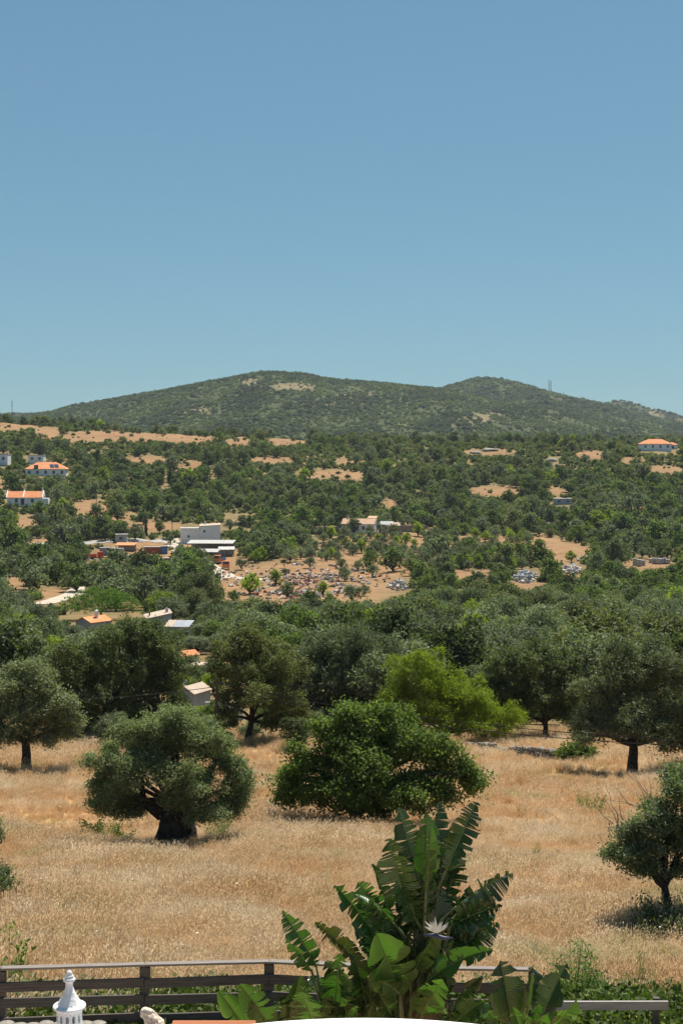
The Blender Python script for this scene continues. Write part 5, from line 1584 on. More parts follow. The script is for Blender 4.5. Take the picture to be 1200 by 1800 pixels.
# small white umbels and daisies dotted in the grass
def daisies():
    rng = np.random.default_rng(71)
    n = 60
    d = rng.uniform(23, 76, n); x = rng.uniform(-.25, .25, n) * d
    mb = MB()
    for a, c in zip(x, d):
        z = zg(a, c) + rng.uniform(.38, .55)
        q = rng.uniform(.018, .034)
        mb.lathe([(0, .012), (q, 0), (q * .5, -.015)], 6, 0, (a, c, z))
        mb.tube([(a, c, z - .5), (a, c, z - .01)], .004, 4, 1, False)
    tag(mb.build('daisies', [M['flower'], M['straw']]), 'tiny white flower heads scattered through the dry grass', 'flowers', kind='stuff')
daisies()

# ------------------------------------------------------------------ dry stone wall at the back of the field
def stone_wall():
    rng = np.random.default_rng(81)
    ms = []
    for i in range(6):
        bm = bmesh.new(); bmesh.ops.create_cube(bm, size=1)
        bmesh.ops.subdivide_edges(bm, edges=bm.edges, cuts=1, use_grid_fill=True)
        for v in bm.verts:
            v.co = v.co.normalized() * rng.uniform(.42, .6) * .6 + v.co * .45
        me = bpy.data.meshes.new('stone'); bm.to_mesh(me); bm.free(); me.materials.append(M['stone']); ms.append(me)
    a, c = ground(816, 1322), ground(972, 1337)
    t = thing('stone_wall', 'low collapsed dry stone wall along the back of the field', 'wall', a)
    L = (c - a).length
    n = 0
    for row in range(3):
        x = rng.uniform(0, .15)
        while x < L and n < 280:
            sz = rng.uniform(.20, .42)
            p = a.lerp(c, x / L)
            low = waves(np.array([x]), np.array([0.0]), 3.0, 60)[0]
            if row < 2 or low > -.1:
                for side in ((-.15, .2) if row < 2 else (0.0,)):
                    o = link('stone', ms[rng.integers(6)], t)
                    o.location = (p.x - a.x + rng.normal(0, .03), p.y - a.y + side + rng.normal(0, .05), zg(p.x, p.y) - a.z + .12 + row * .19)
                    o.rotation_euler = tuple(rng.uniform(-.4, .4, 2)) + (rng.uniform(0, 6.28),)
                    o.scale = (sz, sz * rng.uniform(.6, .9), sz * rng.uniform(.5, .8))
                    n += 1
            x += sz * .86
stone_wall()

# ------------------------------------------------------------------ wooden fence
def wood_mat(name, c0, c1):
    m, t, p = new_mat(name)
    tc = t.nodes.new('ShaderNodeTexCoord').outputs['Object']
    mp = t.nodes.new('ShaderNodeMapping'); mp.inputs['Scale'].default_value = (1.2, 30, 30)
    t.links.new(tc, mp.inputs['Vector'])
    nz = N(t, 'ShaderNodeTexNoise', Scale=1.6, Detail=6, Roughness=.65); t.links.new(mp.outputs[0], nz.inputs['Vector'])
    col = mixc(t, ramp(t, nz.outputs['Fac'], .3, .7), c0, c1)
    col = mixc(t, .5, col, mixc(t, noise(t, 2.3, 4), (.6, .6, .6), (1.3, 1.28, 1.25)), 'MULTIPLY')
    t.links.new(col, p.inputs['Base Color']); p.inputs['Roughness'].default_value = .85; p.inputs['Specular IOR Level'].default_value = .2
    b_ = N(t, 'ShaderNodeBump', Strength=.5, Distance=.01); t.links.new(nz.outputs['Fac'], b_.inputs['Height']); t.links.new(b_.outputs[0], p.inputs['Normal'])
    return m
M['fence'] = wood_mat('weathered_fence_wood', (.060, .050, .045), (.15, .13, .12))
M['fence_grey_lit'] = wood_mat('lit_grey_plank', (.26, .24, .235), (.44, .41, .40))  # grey weathered plank, lightened so its face looks sunlit
M['fence_cap_lit'] = wood_mat('weathered_lit_cap_wood', (.15, .13, .12), (.28, .25, .23))  # paler fence wood: sunlight on the top rail put into its colour
M['plank'] = wood_mat('reddish_plank', (.26, .09, .04), (.44, .18, .09))
def fence():
    dF = 18.0
    # post tops in photo pixels
    T = [(-240, 1706), (2, 1702), (255, 1695), (473, 1690), (700, 1700), (938, 1704)]
    D = [18.0, 18.0, 18.25, 18.5, 18.2, 18.0]
    t = thing('fence', 'dark weathered wooden post-and-rail fence along the garden edge', 'fence', at(473, 1860, 18.5))
    o0 = t.location
    P = [at(px, py, d) - o0 for (px, py), d in zip(T, D)]
    def bar(a, c, hgt, th, name, m, off=0.0):
        v = c - a; L = v.length
        mb = MB(); mb.box(0, L, -th / 2, th / 2, -hgt / 2, hgt / 2)
        b = mb.build(name, M[m], t, bevel=.006)
        b.rotation_euler = (0, -math.asin(v.z / L), math.atan2(v.y, v.x))
        b.location = a + Vector((0, off, 0))
        return b
    for i, p in enumerate(P):
        g = zg(p.x + o0.x, p.y + o0.y) - o0.z
        mb = MB(); mb.box(-.065, .065, -.05, .05, g - .4, p.z - .03)
        b = mb.build('post', M['fence'], t, bevel=.008); b.location = (p.x, p.y, 0)
    for i in range(len(P) - 1):
        a, c = P[i], P[i + 1]
        u = (c - a).normalized() * .004
        cap = bar(a + u, c - u, .030, .11, 'top_rail', 'fence_cap_lit')
        for k, (dz, nm) in enumerate(((-.215, 'rail'), (-.435, 'rail'), (-.68, 'rail'))):
            if i == len(P) - 2 and k == 2: continue
            w1, w2 = random.uniform(-.012, .012), random.uniform(-.012, .012)
            bar(a + u + Vector((0, 0, dz + w1)), c - u + Vector((0, 0, dz + w2)), .125, .035, nm, 'fence', -.075)
    a, c = at(925, 1765, 17.95) - o0, at(1172, 1764.5, 17.9) - o0
    b = bar(a, c, .112, .04, 'loose_plank', 'fence_grey_lit', -.05)
    b['label'] = 'sunlit grey plank reaching past the end of the fence'
    q = at(1153, 1775, 17.98) - o0
    g = zg(q.x + o0.x, q.y + o0.y) - o0.z
    mb = MB(); mb.box(-.04, .04, -.035, .035, g - .3, c.z + .04); b = mb.build('stub_post', M['fence'], t, bevel=.005); b.location = (q.x, q.y + .03, 0)
fence()
# pale stones edging the bed by the fence
rg2 = np.random.default_rng(17)
for i in range(9):
    px = -10 + i * 23
    b = at(px, 1801 + rg2.uniform(-2, 2), 17.3)
    bm = bmesh.new(); bmesh.ops.create_icosphere(bm, subdivisions=2, radius=1)
    for v in bm.verts:
        v.co = Vector((v.co.x * rg2.uniform(.9, 1.1) * .1, v.co.y * .08, v.co.z * rg2.uniform(.8, 1.1) * .035))
    me = bpy.data.meshes.new('edging_stone'); bm.to_mesh(me); bm.free(); me.materials.append(M['stone'])
    o = link('edging_stone', me); o.location = (b.x, 17.3, zg(b.x, 17.3) + .05 + max(0, b.z - zg(b.x, 17.3) - .05))
    tag(o, '%s pale edging stone from the left below the fence' % ORD[i], 'stone', 'edging stones')
# low bank that carries the edging stones
mb = MB(); n = 30
zz = at(90, 1809, 17.3).z
vs = []
for i in range(n + 1):
    x = -4.9 + 2.9 * i / n
    g = zg(x, 17.3)
    vs += [(x, 16.6, zg(x, 16.6) - .1), (x, 17.18, zz - .03), (x, 17.45, zz - .03), (x, 17.8, zg(x, 17.8) - .1)]
fs = [(i * 4 + j, i * 4 + 4 + j, i * 4 + 5 + j, i * 4 + 1 + j) for i in range(n) for j in range(3)]
mb.add(vs, fs); tag(mb.build('garden_bank', M['track'], smooth=True), kind='structure')

# ------------------------------------------------------------------ giant white bird-of-paradise plants
def big_leaf_mat(name, dark, light, trans=.28):
    m, t, p = new_mat(name)
    lv = N(t, 'ShaderNodeAttribute', attribute_name='lv').outputs['Fac']
    col = mixc(t, lv, dark, light)
    oi = t.nodes.new('ShaderNodeObjectInfo')
    col = mixc(t, 1.0, col, mixc(t, oi.outputs['Random'], (.75, .78, .75), (1.25, 1.2, 1.0)), 'MULTIPLY')
    col = mixc(t, .5, col, mixc(t, noise(t, 6, 5), (.62, .66, .58), (1.4, 1.32, 1.25)), 'MULTIPLY')
    # veins run out from the midrib; torn margins dry to brown
    rf = N(t, 'ShaderNodeAttribute', attribute_name='rf').outputs['Fac']
    sn = N(t, 'ShaderNodeMath', operation='SINE'); ml = N(t, 'ShaderNodeMath', operation='MULTIPLY'); ml.inputs[1].default_value = 230.0
    t.links.new(rf, ml.inputs[0]); t.links.new(ml.outputs[0], sn.inputs[0])
    vb = ramp(t, sn.outputs[0], 0.0, 1.0, (.86, .88, .86), (1.12, 1.1, 1.1))
    col = mixc(t, .8, col, vb, 'MULTIPLY')
    ed = N(t, 'ShaderNodeAttribute', attribute_name='edge').outputs['Fac']
    em = N(t, 'ShaderNodeMath', operation='MULTIPLY'); t.links.new(ed, em.inputs[0]); t.links.new(noise(t, 9, 4), em.inputs[1])
    col = mixc(t, ramp(t, em.outputs[0], .50, .62), col, (.085, .060, .028))
    t.links.new(col, p.inputs['Base Color'])
    bmp = N(t, 'ShaderNodeBump', Strength=.35, Distance=.004); t.links.new(sn.outputs[0], bmp.inputs['Height']); t.links.new(bmp.outputs[0], p.inputs['Normal'])
    p.inputs['Roughness'].default_value = .27
    p.inputs['Specular IOR Level'].default_value = .6
    tr = t.nodes.new('ShaderNodeBsdfTranslucent'); t.links.new(mixc(t, 1.0, col, (1.25, 1.95, .42), 'MULTIPLY'), tr.inputs['Color'])
    mx = t.nodes.new('ShaderNodeMixShader'); mx.inputs[0].default_value = trans
    t.links.new(p.outputs[0], mx.inputs[1]); t.links.new(tr.outputs[0], mx.inputs[2])
    t.links.new(mx.outputs[0], t.nodes['Material Output'].inputs['Surface'])
    return m
M['paddle'] = big_leaf_mat('paddle_leaf', (.022, .050, .016), (.048, .092, .026), .10)
M['paddle_lit'] = big_leaf_mat('paddle_leaf_lit', (.032, .076, .024), (.066, .130, .038), .26)  # lighter copy of the leaf green, mostly for blades in the sun
M['paddle_brown'] = big_leaf_mat('paddle_leaf_scorched', (.060, .058, .018), (.11, .10, .036), .14)
M['rib'] = surf('leaf_rib', (.09, .13, .045), (.17, .21, .085), 8, .55)
M['stalk'] = surf('leaf_stalk', (.08, .10, .035), (.17, .17, .07), 5, .6)
M['dead_leaf'] = surf('dead_sheath', (.11, .07, .04), (.24, .16, .09), 6, .9)
M['bract'] = surf('blue_bract', (.03, .035, .07), (.07, .08, .14), 9, .5)
M['sepal'] = surf('white_sepal', (.62, .62, .58), (.78, .78, .74), 6, .6)

def paddle_leaf(parent, base, tip, ctrl, wd, S, fold, nsplit, droop, m, seed, root, gap=.5):
    """base, tip, ctrl: points of the midrib (parent space); S: side direction; lamina in strips that fray apart"""
    rng = np.random.default_rng(seed)
    base, tip, ctrl, root = [np.array(v, float) for v in (base, tip, ctrl, root)]
    def rib(f): return base * (1 - f) ** 2 + 2 * ctrl * f * (1 - f) + tip * f ** 2
    def tan(f):
        v = 2 * (1 - f) * (ctrl - base) + 2 * f * (tip - ctrl)
        return v / (np.linalg.norm(v) + 1e-9)
    S = np.array(S, float)
    def prof(f): return wd * .46 * (np.clip(f / .22, 0, 1) ** .6) * (np.clip((1.02 - f) / .46, 0, 1) ** .6) * (1 + .05 * np.sin(f * 37 + seed))
    V, Q, tone, RF, ED = [], [], [], [], []
    LEN = np.linalg.norm(tip - base)
    for side in (-1, 1):
        cuts = [0.0]
        while cuts[-1] < 1:
            cuts.append(cuts[-1] + min(.12 + rng.exponential(.9), 2.6) / max(nsplit, 1))
        cuts[-1] = 1.0
        for a, c in zip(cuts[:-1], cuts[1:]):
            dr = droop * rng.uniform(.1, 1.6) if nsplit > 3 else droop * .4
            g = gap * min(rng.exponential(.45), 1.3) if nsplit > 3 else 0.0
            sweep = rng.uniform(.05, .22)
            tv = np.clip(rng.normal(.5, .22), 0, 1)
            ns, nc = max(2, int((c - a) * 16)), 5
            o = len(V)
            for i in range(ns + 1):
                f = a + (c - a) * i / ns
                r_, T = rib(f), tan(f)
                s_ = S - T * (S @ T); s_ /= np.linalg.norm(s_) + 1e-9
                nrm = np.cross(s_, T)
                w_ = prof(f)
                for j in range(nc + 1):
                    q = j / nc
                    fm = (a + c) / 2
                    sh = (fm - f) * g * .55 * q * np.linalg.norm(tip - base)
                    ang = fold + dr * q - .5 * q * q * (1 - .5 * f)
                    out = side * s_ * math.cos(ang) + nrm * math.sin(ang)
                    RF.append(f * LEN + .3 * w_ * q); ED.append(q ** 6)
                    V.append(r_ + out * w_ * q + T * (sh + sweep * w_ * q) - np.array([0, 0, .12 * dr * q * q * w_]))
            for i in range(ns):
                for j in range(nc):
                    k0 = o + i * (nc + 1) + j
                    Q.append((k0, k0 + 1, k0 + nc + 2, k0 + nc + 1)); tone.append(tv)
    me = build_np('leaf', np.array(V), [np.array(Q)], [M[m]], smooth=True, fattr=tone)
    for nm_, ar_ in (('rf', RF), ('edge', ED)):
        a_ = me.attributes.new(nm_, 'FLOAT', 'POINT'); a_.data.foreach_set('value', np.asarray(ar_, np.float32))
    o = link('leaf', me, parent)
    f = np.linspace(0, .96, 12)
    path = [rib(x) for x in f]
    mb = MB(); mb.tube(path, .0095 * (1.15 - f), 6); mb.build('midrib', M['rib'], o, smooth=True)
    mid = (base + root) / 2 + np.array([0, 0, .12]) + (base - ctrl) * .15
    pp = [root * (1 - x) ** 2 + 2 * mid * x * (1 - x) + base * x ** 2 for x in np.linspace(0, 1, 9)]
    mb = MB(); mb.tube(pp, np.linspace(.026, .012, 9), 7); mb.build('stalk', M['stalk'], o, smooth=True)
    return o

def plant(name, label, d0, rootpx, leaves_, seed0):
    b = Vector(((rootpx - 600) / F * d0, d0, zg((rootpx - 600) / F * d0, d0)))
    t = thing(name, label, 'plant', b, 0, 'bird-of-paradise plants')
    rng = np.random.default_rng(seed0)
    for i, sp in enumerate(leaves_):
        bx, by, tx, ty, w_, roll, arch, split, droop, m, dd = sp[:11]
        rt = sp[11] if len(sp) > 11 else rootpx
        rz_ = sp[12] if len(sp) > 12 else None
        B = at(bx, by, d0 + dd * .4) - b
        T = at(tx, ty, d0 + dd) - b
        ax = (T - B)
        # side direction: turned from the picture plane by roll about the midrib
        n1 = Vector((0, -1, 0))
        s1 = ax.cross(n1).normalized()
        S = (Matrix.Rotation(R(roll), 3, ax.normalized()) @ s1)
        C = (B + T) / 2 + Vector((0, 0, 1)) * arch * ax.length + Vector((0, -.02, 0))
        rx = (rt - 600) / F * d0 - b.x
        root = Vector((rx + rng.uniform(-.1, .1), rng.uniform(-.15, .15), .0 if rz_ is None else at(rt, rz_, d0).z - b.z))
        paddle_leaf(t, B, T, C, w_ * (.92 if i < 32 else .8) / ppm(d0), S, rng.uniform(.22, .62), max(4, int(split * 1.35)), droop * 1.1, m, seed0 * 100 + i, root, .95)
    return t, b
P_, PP, PB = 'paddle', 'paddle_lit', 'paddle_brown'
D0 = 14.5
# blade base, tip, width (photo pixels), roll deg, arch, strips, fray, material, depth offset, root column, root row
UP = [
    (738, 1556, 699, 1420, 66, 18, .03, 6, .35, P_, .1, 742, 1640), (712, 1592, 683, 1474, 84, -12, .02, 13, .45, P_, -.15, 735, 1650), (746, 1548, 750, 1427, 60, 8, .02, 5, .3, PP, -.1, 745, 1640),
    (764, 1520, 770, 1408, 58, 38, .02, 6, .4, P_, .35, 752, 1640), (784, 1530, 838, 1410, 70, -16, .05, 15, .5, P_, .15, 755, 1640), (748, 1566, 757, 1452, 44, 48, .03, 4, .3, PP, -.3, 748, 1640),
    (802, 1594, 900, 1534, 78, 22, .10, 16, .55, P_, .1, 760, 1660), (792, 1628, 882, 1592, 74, -20, .10, 14, .7, P_, -.1, 760, 1680), (786, 1618, 862, 1648, 66, 25, .30, 13, .8, P_, .0, 760, 1680),
    (664, 1648, 588, 1556, 64, 14, .06, 12, .5, PP, -.1, 725, 1720), (690, 1622, 624, 1572, 46, -34, .28, 8, .6, PP, -.2, 735, 1690), (728, 1640, 694, 1545, 62, 30, .03, 8, .5, P_, .25, 742, 1690),
    (768, 1600, 776, 1492, 70, -25, .03, 8, .5, P_, .4, 752, 1680), (776, 1640, 822, 1560, 72, 18, .06, 11, .6, P_, .35, 755, 1690), (740, 1640, 722, 1570, 60, 50, .04, 6, .5, P_, .1, 742, 1690),
    (724, 1600, 700, 1500, 60, 40, .02, 9, .6, P_, .3, 742, 1690), (756, 1580, 742, 1470, 62, -35, .03, 7, .5, P_, .45, 748, 1690), (772, 1560, 800, 1450, 64, 30, .04, 12, .6, P_, .4, 754, 1690), (780, 1590, 812, 1500, 70, -25, .05, 12, .6, P_, .3, 756, 1690), (734, 1620, 706, 1560, 70, 10, .03, 11, .6, P_, -.1, 742, 1690),
    (760, 1640, 770, 1560, 74, 25, .03, 9, .6, P_, .1, 752, 1700), (742, 1590, 732, 1500, 66, 20, .02, 10, .5, P_, .1, 744, 1690), (800, 1650, 868, 1605, 60, 30, .12, 12, .8, P_, .2, 760, 1700), (806, 1600, 872, 1570, 64, -5, .12, 14, .7, P_, .3, 760, 1690), (715, 1660, 655, 1628, 56, 20, .14, 9, .7, P_, .2, 735, 1710),
    (700, 1660, 664, 1588, 58, -20, .06, 9, .5, P_, .3, 735, 1710), (790, 1660, 838, 1650, 64, 15, .2, 12, .8, P_, .1, 758, 1700), (745, 1680, 735, 1610, 70, 30, .03, 7, .6, P_, .2, 745, 1720), (775, 1680, 800, 1620, 70, -20, .05, 9, .7, P_, .2, 755, 1720),
    (790, 1650, 840, 1612, 66, -10, .08, 10, .7, P_, .3, 755, 1700), (720, 1650, 668, 1600, 54, 12, .12, 9, .6, P_, .2, 740, 1700), (800, 1610, 852, 1560, 60, 40, .08, 10, .6, P_, .35, 758, 1690)]
LOW = [
    (556, 1700, 496, 1601, 62, 10, .06, 13, .5, PP, -.1, 640), (548, 1708, 503, 1650, 44, -28, .08, 7, .5, PP, -.3, 640), (622, 1686, 553, 1622, 62, 28, .08, 10, .55, PB, .1, 690), (588, 1772, 597, 1676, 82, -14, .03, 9, .7, PP, -.5, 640),
    (640, 1748, 621, 1674, 66, 32, .05, 4, .4, P_, -.3, 690), (652, 1780, 650, 1688, 52, 60, .04, 3, .3, PP, -.6, 690), (705, 1756, 662, 1640, 118, 12, .03, 3, .18, PP, -.8, 715), (722, 1716, 770, 1638, 64, 30, .10, 4, .35, P_, -.5, 725),
    (748, 1726, 866, 1670, 66, -30, .16, 5, .35, PP, -.5, 735), (740, 1784, 778, 1722, 74, -8, .05, 9, .3, PP, -.9, 735), (702, 1748, 650, 1728, 54, 20, .18, 4, .5, PP, -.9, 720), (800, 1760, 846, 1714, 60, 35, .08, 5, .4, P_, .0, 760),
    (796, 1800, 852, 1760, 62, -25, .12, 8, .5, PP, -.3, 760), (505, 1806, 527, 1714, 76, 20, .04, 4, .25, P_, -.6, 560), (550, 1806, 530, 1744, 84, -15, .05, 12, .25, PP, -.8, 570), (432, 1812, 384, 1742, 52, 24, .06, 2, .2, PP, -.9, 520),
    (480, 1815, 421, 1730, 68, 14, .06, 2, .2, PP, -1.0, 530), (455, 1818, 440, 1762, 52, 45, .04, 3, .3, P_, -.8, 525), (612, 1802, 600, 1740, 80, 30, .05, 7, .6, P_, -.2, 640), (668, 1806, 690, 1752, 92, -20, .05, 5, .5, P_, -.3, 700),
    (570, 1760, 545, 1716, 60, 40, .06, 8, .6, P_, .1, 640), (640, 1700, 668, 1650, 60, 50, .05, 5, .5, P_, .1, 700), (715, 1790, 735, 1716, 74, 40, .06, 4, .4, P_, -.1, 720), (766, 1700, 800, 1668, 60, 20, .1, 7, .5, P_, .1, 745), (600, 1815, 625, 1768, 50, 20, .1, 6, .7, PP, -1.0, 640), (770, 1806, 800, 1770, 70, 30, .08, 7, .6, P_, -.1, 760), (690, 1700, 700, 1640, 70, -30, .03, 4, .4, P_, .1, 720),
    (600, 1740, 572, 1690, 56, 20, .08, 8, .6, P_, -.1, 650), (660, 1770, 628, 1716, 60, -30, .06, 5, .5, P_, -.2, 690), (690, 1790, 665, 1745, 60, 40, .06, 7, .6, PP, -.7, 705), (740, 1760, 790, 1700, 58, 25, .1, 9, .6, P_, -.2, 740), (520, 1790, 490, 1752, 50, 30, .08, 5, .5, P_, -.5, 560), (560, 1810, 575, 1750, 60, 30, .05, 9, .6, P_, -.4, 590), (815, 1810, 832, 1758, 56, -30, .06, 9, .6, P_, .1, 780), (640, 1815, 655, 1758, 60, 20, .06, 8, .7, P_, -.6, 670), (735, 1690, 752, 1650, 50, 30, .06, 6, .5, P_, -.1, 735), (625, 1730, 610, 1650, 58, 35, .05, 9, .5, P_, .2, 680), (660, 1690, 640, 1630, 56, 15, .05, 9, .6, P_, .3, 700)]
rgf = random.Random(21)
FILL = []
for q in range(26):                           # inner leaves that fill the clump
    cx, cy = rgf.uniform(660, 815), rgf.uniform(1560, 1740)
    a_ = (cx - 742) / 150 + rgf.uniform(-.35, .35)
    L_ = rgf.uniform(60, 105)
    FILL.append((cx, cy + L_ * .4, cx + L_ * math.sin(a_), cy + L_ * .4 - L_ * math.cos(a_), rgf.uniform(46, 66), rgf.uniform(-40, 40), rgf.uniform(.03, .14), rgf.randint(5, 12), rgf.uniform(.4, .7), P_ if rgf.random() < .7 else PP, rgf.uniform(-.2, .5), 742, 1740))
for q in range(14):
    cx, cy = rgf.uniform(560, 830), rgf.uniform(1740, 1800)
    a_ = (cx - 700) / 120 + rgf.uniform(-.4, .4)
    L_ = rgf.uniform(55, 90)
    FILL.append((cx, cy + L_ * .4, cx + L_ * math.sin(a_), cy + L_ * .4 - L_ * math.cos(a_), rgf.uniform(44, 60), rgf.uniform(-40, 40), rgf.uniform(.03, .14), rgf.randint(4, 10), rgf.uniform(.4, .7), P_ if rgf.random() < .5 else PP, rgf.uniform(-.5, .3), 700))
t, b = plant('bird_of_paradise', 'tall bird-of-paradise clump with frayed paddle leaves in front of the fence', D0, 735, UP + LOW + FILL, 1)
# trunks with old leaf sheaths
rg3 = random.Random(8)
for px, pt, r0 in ((738, 1640, .075), (752, 1600, .085), (764, 1650, .07), (640, 1760, .07), (716, 1720, .08)):
    p = at(px, pt, D0) - b
    x0 = p.x * .9
    mb = MB(); n = 14
    mb.tube([(x0 + (p.x - x0) * i / n, rg3.uniform(-.01, .01) + .05, -.2 + (p.z + .2) * i / n) for i in range(n + 1)], [r0 * (1.12 if i % 2 else .95) for i in range(n + 1)], 10)
    tr_ = mb.build('trunk', M['dead_leaf'], t, smooth=True)
    for k in range(5):
        a = rg3.uniform(0, 6.28); z = p.z * rg3.uniform(.55, .98)
        mb = MB(); q = Vector((x0 + (p.x - x0) * .9, .05, z)); dx, dy = math.cos(a) * r0, math.sin(a) * r0
        mb.tube([q + Vector((dx, dy, 0)), q + Vector((dx * 1.8, dy * 1.8, .12)), q + Vector((dx * 3.0, dy * 3.0, .02)), q + Vector((dx * 3.4, dy * 3.4, -.16))], [.02, .016, .012, .005], 5)
        mb.build('dry_sheath', M['dead_leaf'], tr_, smooth=True)
def blossom(px, py, d, sc, n, label=None):
    c = at(px, py, d) - b
    f = MB(); V = []
    mb = MB()
    mb.tube([c + Vector((-.16, 0, -.02)) * sc, c + Vector((-.05, 0, -.03)) * sc, c + Vector((.10, -.02, -.06)) * sc, c + Vector((.2, -.02, -.05)) * sc], [.006 * sc, .03 * sc, .028 * sc, .004 * sc], 8)
    o = mb.build('flower', M['bract'], t, smooth=True)
    for i in range(n):
        a = R(-58 + 116 * i / max(n - 1, 1) + rg3.uniform(-8, 8))
        L = rg3.uniform(.16, .24) * sc
        dr = Vector((math.sin(a), rg3.uniform(-.35, .1), math.cos(a))).normalized()
        s_ = dr.cross(Vector((0, 1, 0))).normalized() * .016 * sc
        p0, p1, p2 = c, c + dr * L * .55, c + dr * L
        mb = MB(); mb.add([p0 - s_ * .5, p0 + s_ * .5, p1 + s_, p2, p1 - s_, p1 + Vector((0, -.012, 0)) * sc], [(0, 1, 5), (1, 2, 5), (2, 3, 5), (3, 4, 5), (4, 0, 5)])
        mb.build('sepal', M['sepal'], o)
blossom(767, 1640, D0 - .75, .8, 9)

RIGHT = [(900, 1800, 878, 1688, 84, 16, .03, 2, .15, P_, -.1, 915), (924, 1766, 936, 1698, 62, 34, .12, 3, .5, P_, .2, 920), (922, 1796, 935, 1712, 34, 62, .02, 2, .2, PP, -.4, 918), (945, 1800, 995, 1694, 66, -28, .06, 4, .3, P_, .0, 925),
         (975, 1812, 1013, 1756, 50, 24, .08, 5, .4, PP, -.2, 940), (905, 1806, 872, 1748, 60, 38, .06, 3, .5, P_, .2, 905), (950, 1806, 962, 1730, 62, 30, .05, 3, .4, P_, .3, 930), (925, 1815, 948, 1764, 32, 10, .05, 2, .4, PP, -.6, 920),
         (930, 1818, 965, 1780, 34, 18, .1, 2, .5, PP, -.6, 925), (915, 1818, 900, 1770, 34, 12, .05, 2, .4, PP, -.6, 915), (985, 1820, 1000, 1776, 44, -10, .05, 6, .6, PP, -.1, 945), (860, 1806, 838, 1764, 60, 30, .08, 5, .5, P_, .1, 890), (940, 1822, 925, 1782, 30, -12, .06, 2, .4, PP, -.7, 925)]
plant('bird_of_paradise', 'smaller bird-of-paradise plant by the right end of the fence', 14.2, 920, RIGHT, 2)

# ------------------------------------------------------------------ terrace edge at the bottom of the picture
M['lime'] if False else None
M['plaster'] = surf('white_plaster', (.72, .72, .71), (.82, .82, .81), 3, .85, .15, 40)
M['ceramic'] = surf('white_ceramic', (.70, .71, .72), (.80, .80, .80), 14, .75, .25, 60)
M['terrace_tile'] = surf('terracotta_floor', (.34, .16, .09), (.46, .24, .14), 2, .8)
M['cream'] = surf('cream_stone', (.58, .46, .36), (.74, .64, .54), 22, .9, .8, 50)
FLOOR = ZC - 3.75
mb = MB(); mb.box(-5.5, 5.5, 2.4, 7.6, FLOOR - 4.5, FLOOR); tag(mb.build('terrace', M['plaster']), kind='structure')
mb = MB(); mb.box(-5.3, 5.3, 2.6, 7.4, FLOOR + .004, FLOOR + .03); tag(mb.build('terrace_floor', M['terrace_tile']), kind='structure')
# white wall with a gently arched rounded top
c = at(640, 1797.5, 6.0)
t = thing('parapet', 'white plastered wall with gently arched rounded top at the bottom edge', 'wall', (c.x, 6.0, FLOOR + .03))
mb = MB(); n = 40; prof_ = [(-.14, -.10), (-.12, -.04), (-.07, -.008), (0, 0), (.07, -.008), (.12, -.04), (.14, -.10)]
vs, fs = [], []
for i in range(n + 1):
    x = -1.5 + 3.0 * i / n
    z = c.z - FLOOR - .03 - .11 * x * x - .012 * abs(x) ** 4
    for y, dz in [(-.14, None)] + prof_ + [(.14, None)]:
        vs.append((x, y, 0 if dz is None else z + dz))
k = len(prof_) + 2
for i in range(n):
    for j in range(k - 1):
        fs.append((i * k + j, (i + 1) * k + j, (i + 1) * k + j + 1, i * k + j + 1))
fs += [tuple(range(k)), tuple(n * k + j for j in reversed(range(k)))]
mb.add(vs, fs); mb.build('wall', M['plaster'], t, smooth=True)

# lantern shaped like a village chimney
dl = 7.0; u = 1 / ppm(dl)
top = at(122, 1705, dl)
hb = 150 * u
zb = top.z - hb
t = thing('lantern', 'white ceramic lantern with pointed ringed top and arched openings', 'lantern', (top.x, dl, zb))
mb = MB(); mb.lathe([(r_ * u, hb - q * u) for r_, q in ((.2, 0), (3, 1.5), (4.6, 4), (5.6, 6.5), (4.8, 7.5), (7, 9), (8, 11.5), (7, 13), (9.6, 14.2), (11.2, 16.5), (10.6, 19), (8, 20.5), (6.6, 23), (6.3, 27), (7.2, 32), (9.2, 38), (12.5, 45), (16.5, 52), (20.5, 59), (23, 62.5), (28.5, 63.2), (29.2, 65.5), (28, 68), (24, 69.2), (20, 69.5))], 48)
mb.build('cap', M['ceramic'], t, smooth=True)
kk, nn = 96, 40
Ro, Ri, z1, z0 = 22.5 * u, 19.0 * u, hb - 69.6 * u, 12 * u
def opened(i, j):
    ang = (i + .5) / kk * 2 * PI
    zz_ = (z1 - (z1 - z0) * (j + .5) / nn)
    q = (hb - zz_) / u
    step = 2 * PI / 12
    da = ((ang + step / 2) % step - step / 2) * 22.5
    return (da / 2.9) ** 2 + ((q - 84) / 8.0) ** 2 < 1 or (da / 3.2) ** 2 + ((q - 112) / 11.0) ** 2 < 1
mb = MB()
vs = [(r_ * math.cos(i / kk * 2 * PI), r_ * math.sin(i / kk * 2 * PI), z1 - (z1 - z0) * j / nn) for r_ in (Ro, Ri) for j in range(nn + 1) for i in range(kk)]
fs = []
off = (nn + 1) * kk
for j in range(nn):
    for i in range(kk):
        if opened(i, j): continue
        a, b2, c2, d2 = j * kk + i, j * kk + (i + 1) % kk, (j + 1) * kk + (i + 1) % kk, (j + 1) * kk + i
        fs += [(a, d2, c2, b2), (off + a, off + b2, off + c2, off + d2)]
        if opened((i + 1) % kk, j): fs.append((b2, c2, off + c2, off + b2))
        if opened((i - 1) % kk, j): fs.append((a, off + a, off + d2, d2))
        if j + 1 < nn and opened(i, j + 1): fs.append((d2, off + d2, off + c2, c2))
        if j > 0 and opened(i, j - 1): fs.append((a, b2, off + b2, off + a))
mb.add(vs, fs); mb.build('pierced_drum', M['ceramic'], t, smooth=False)
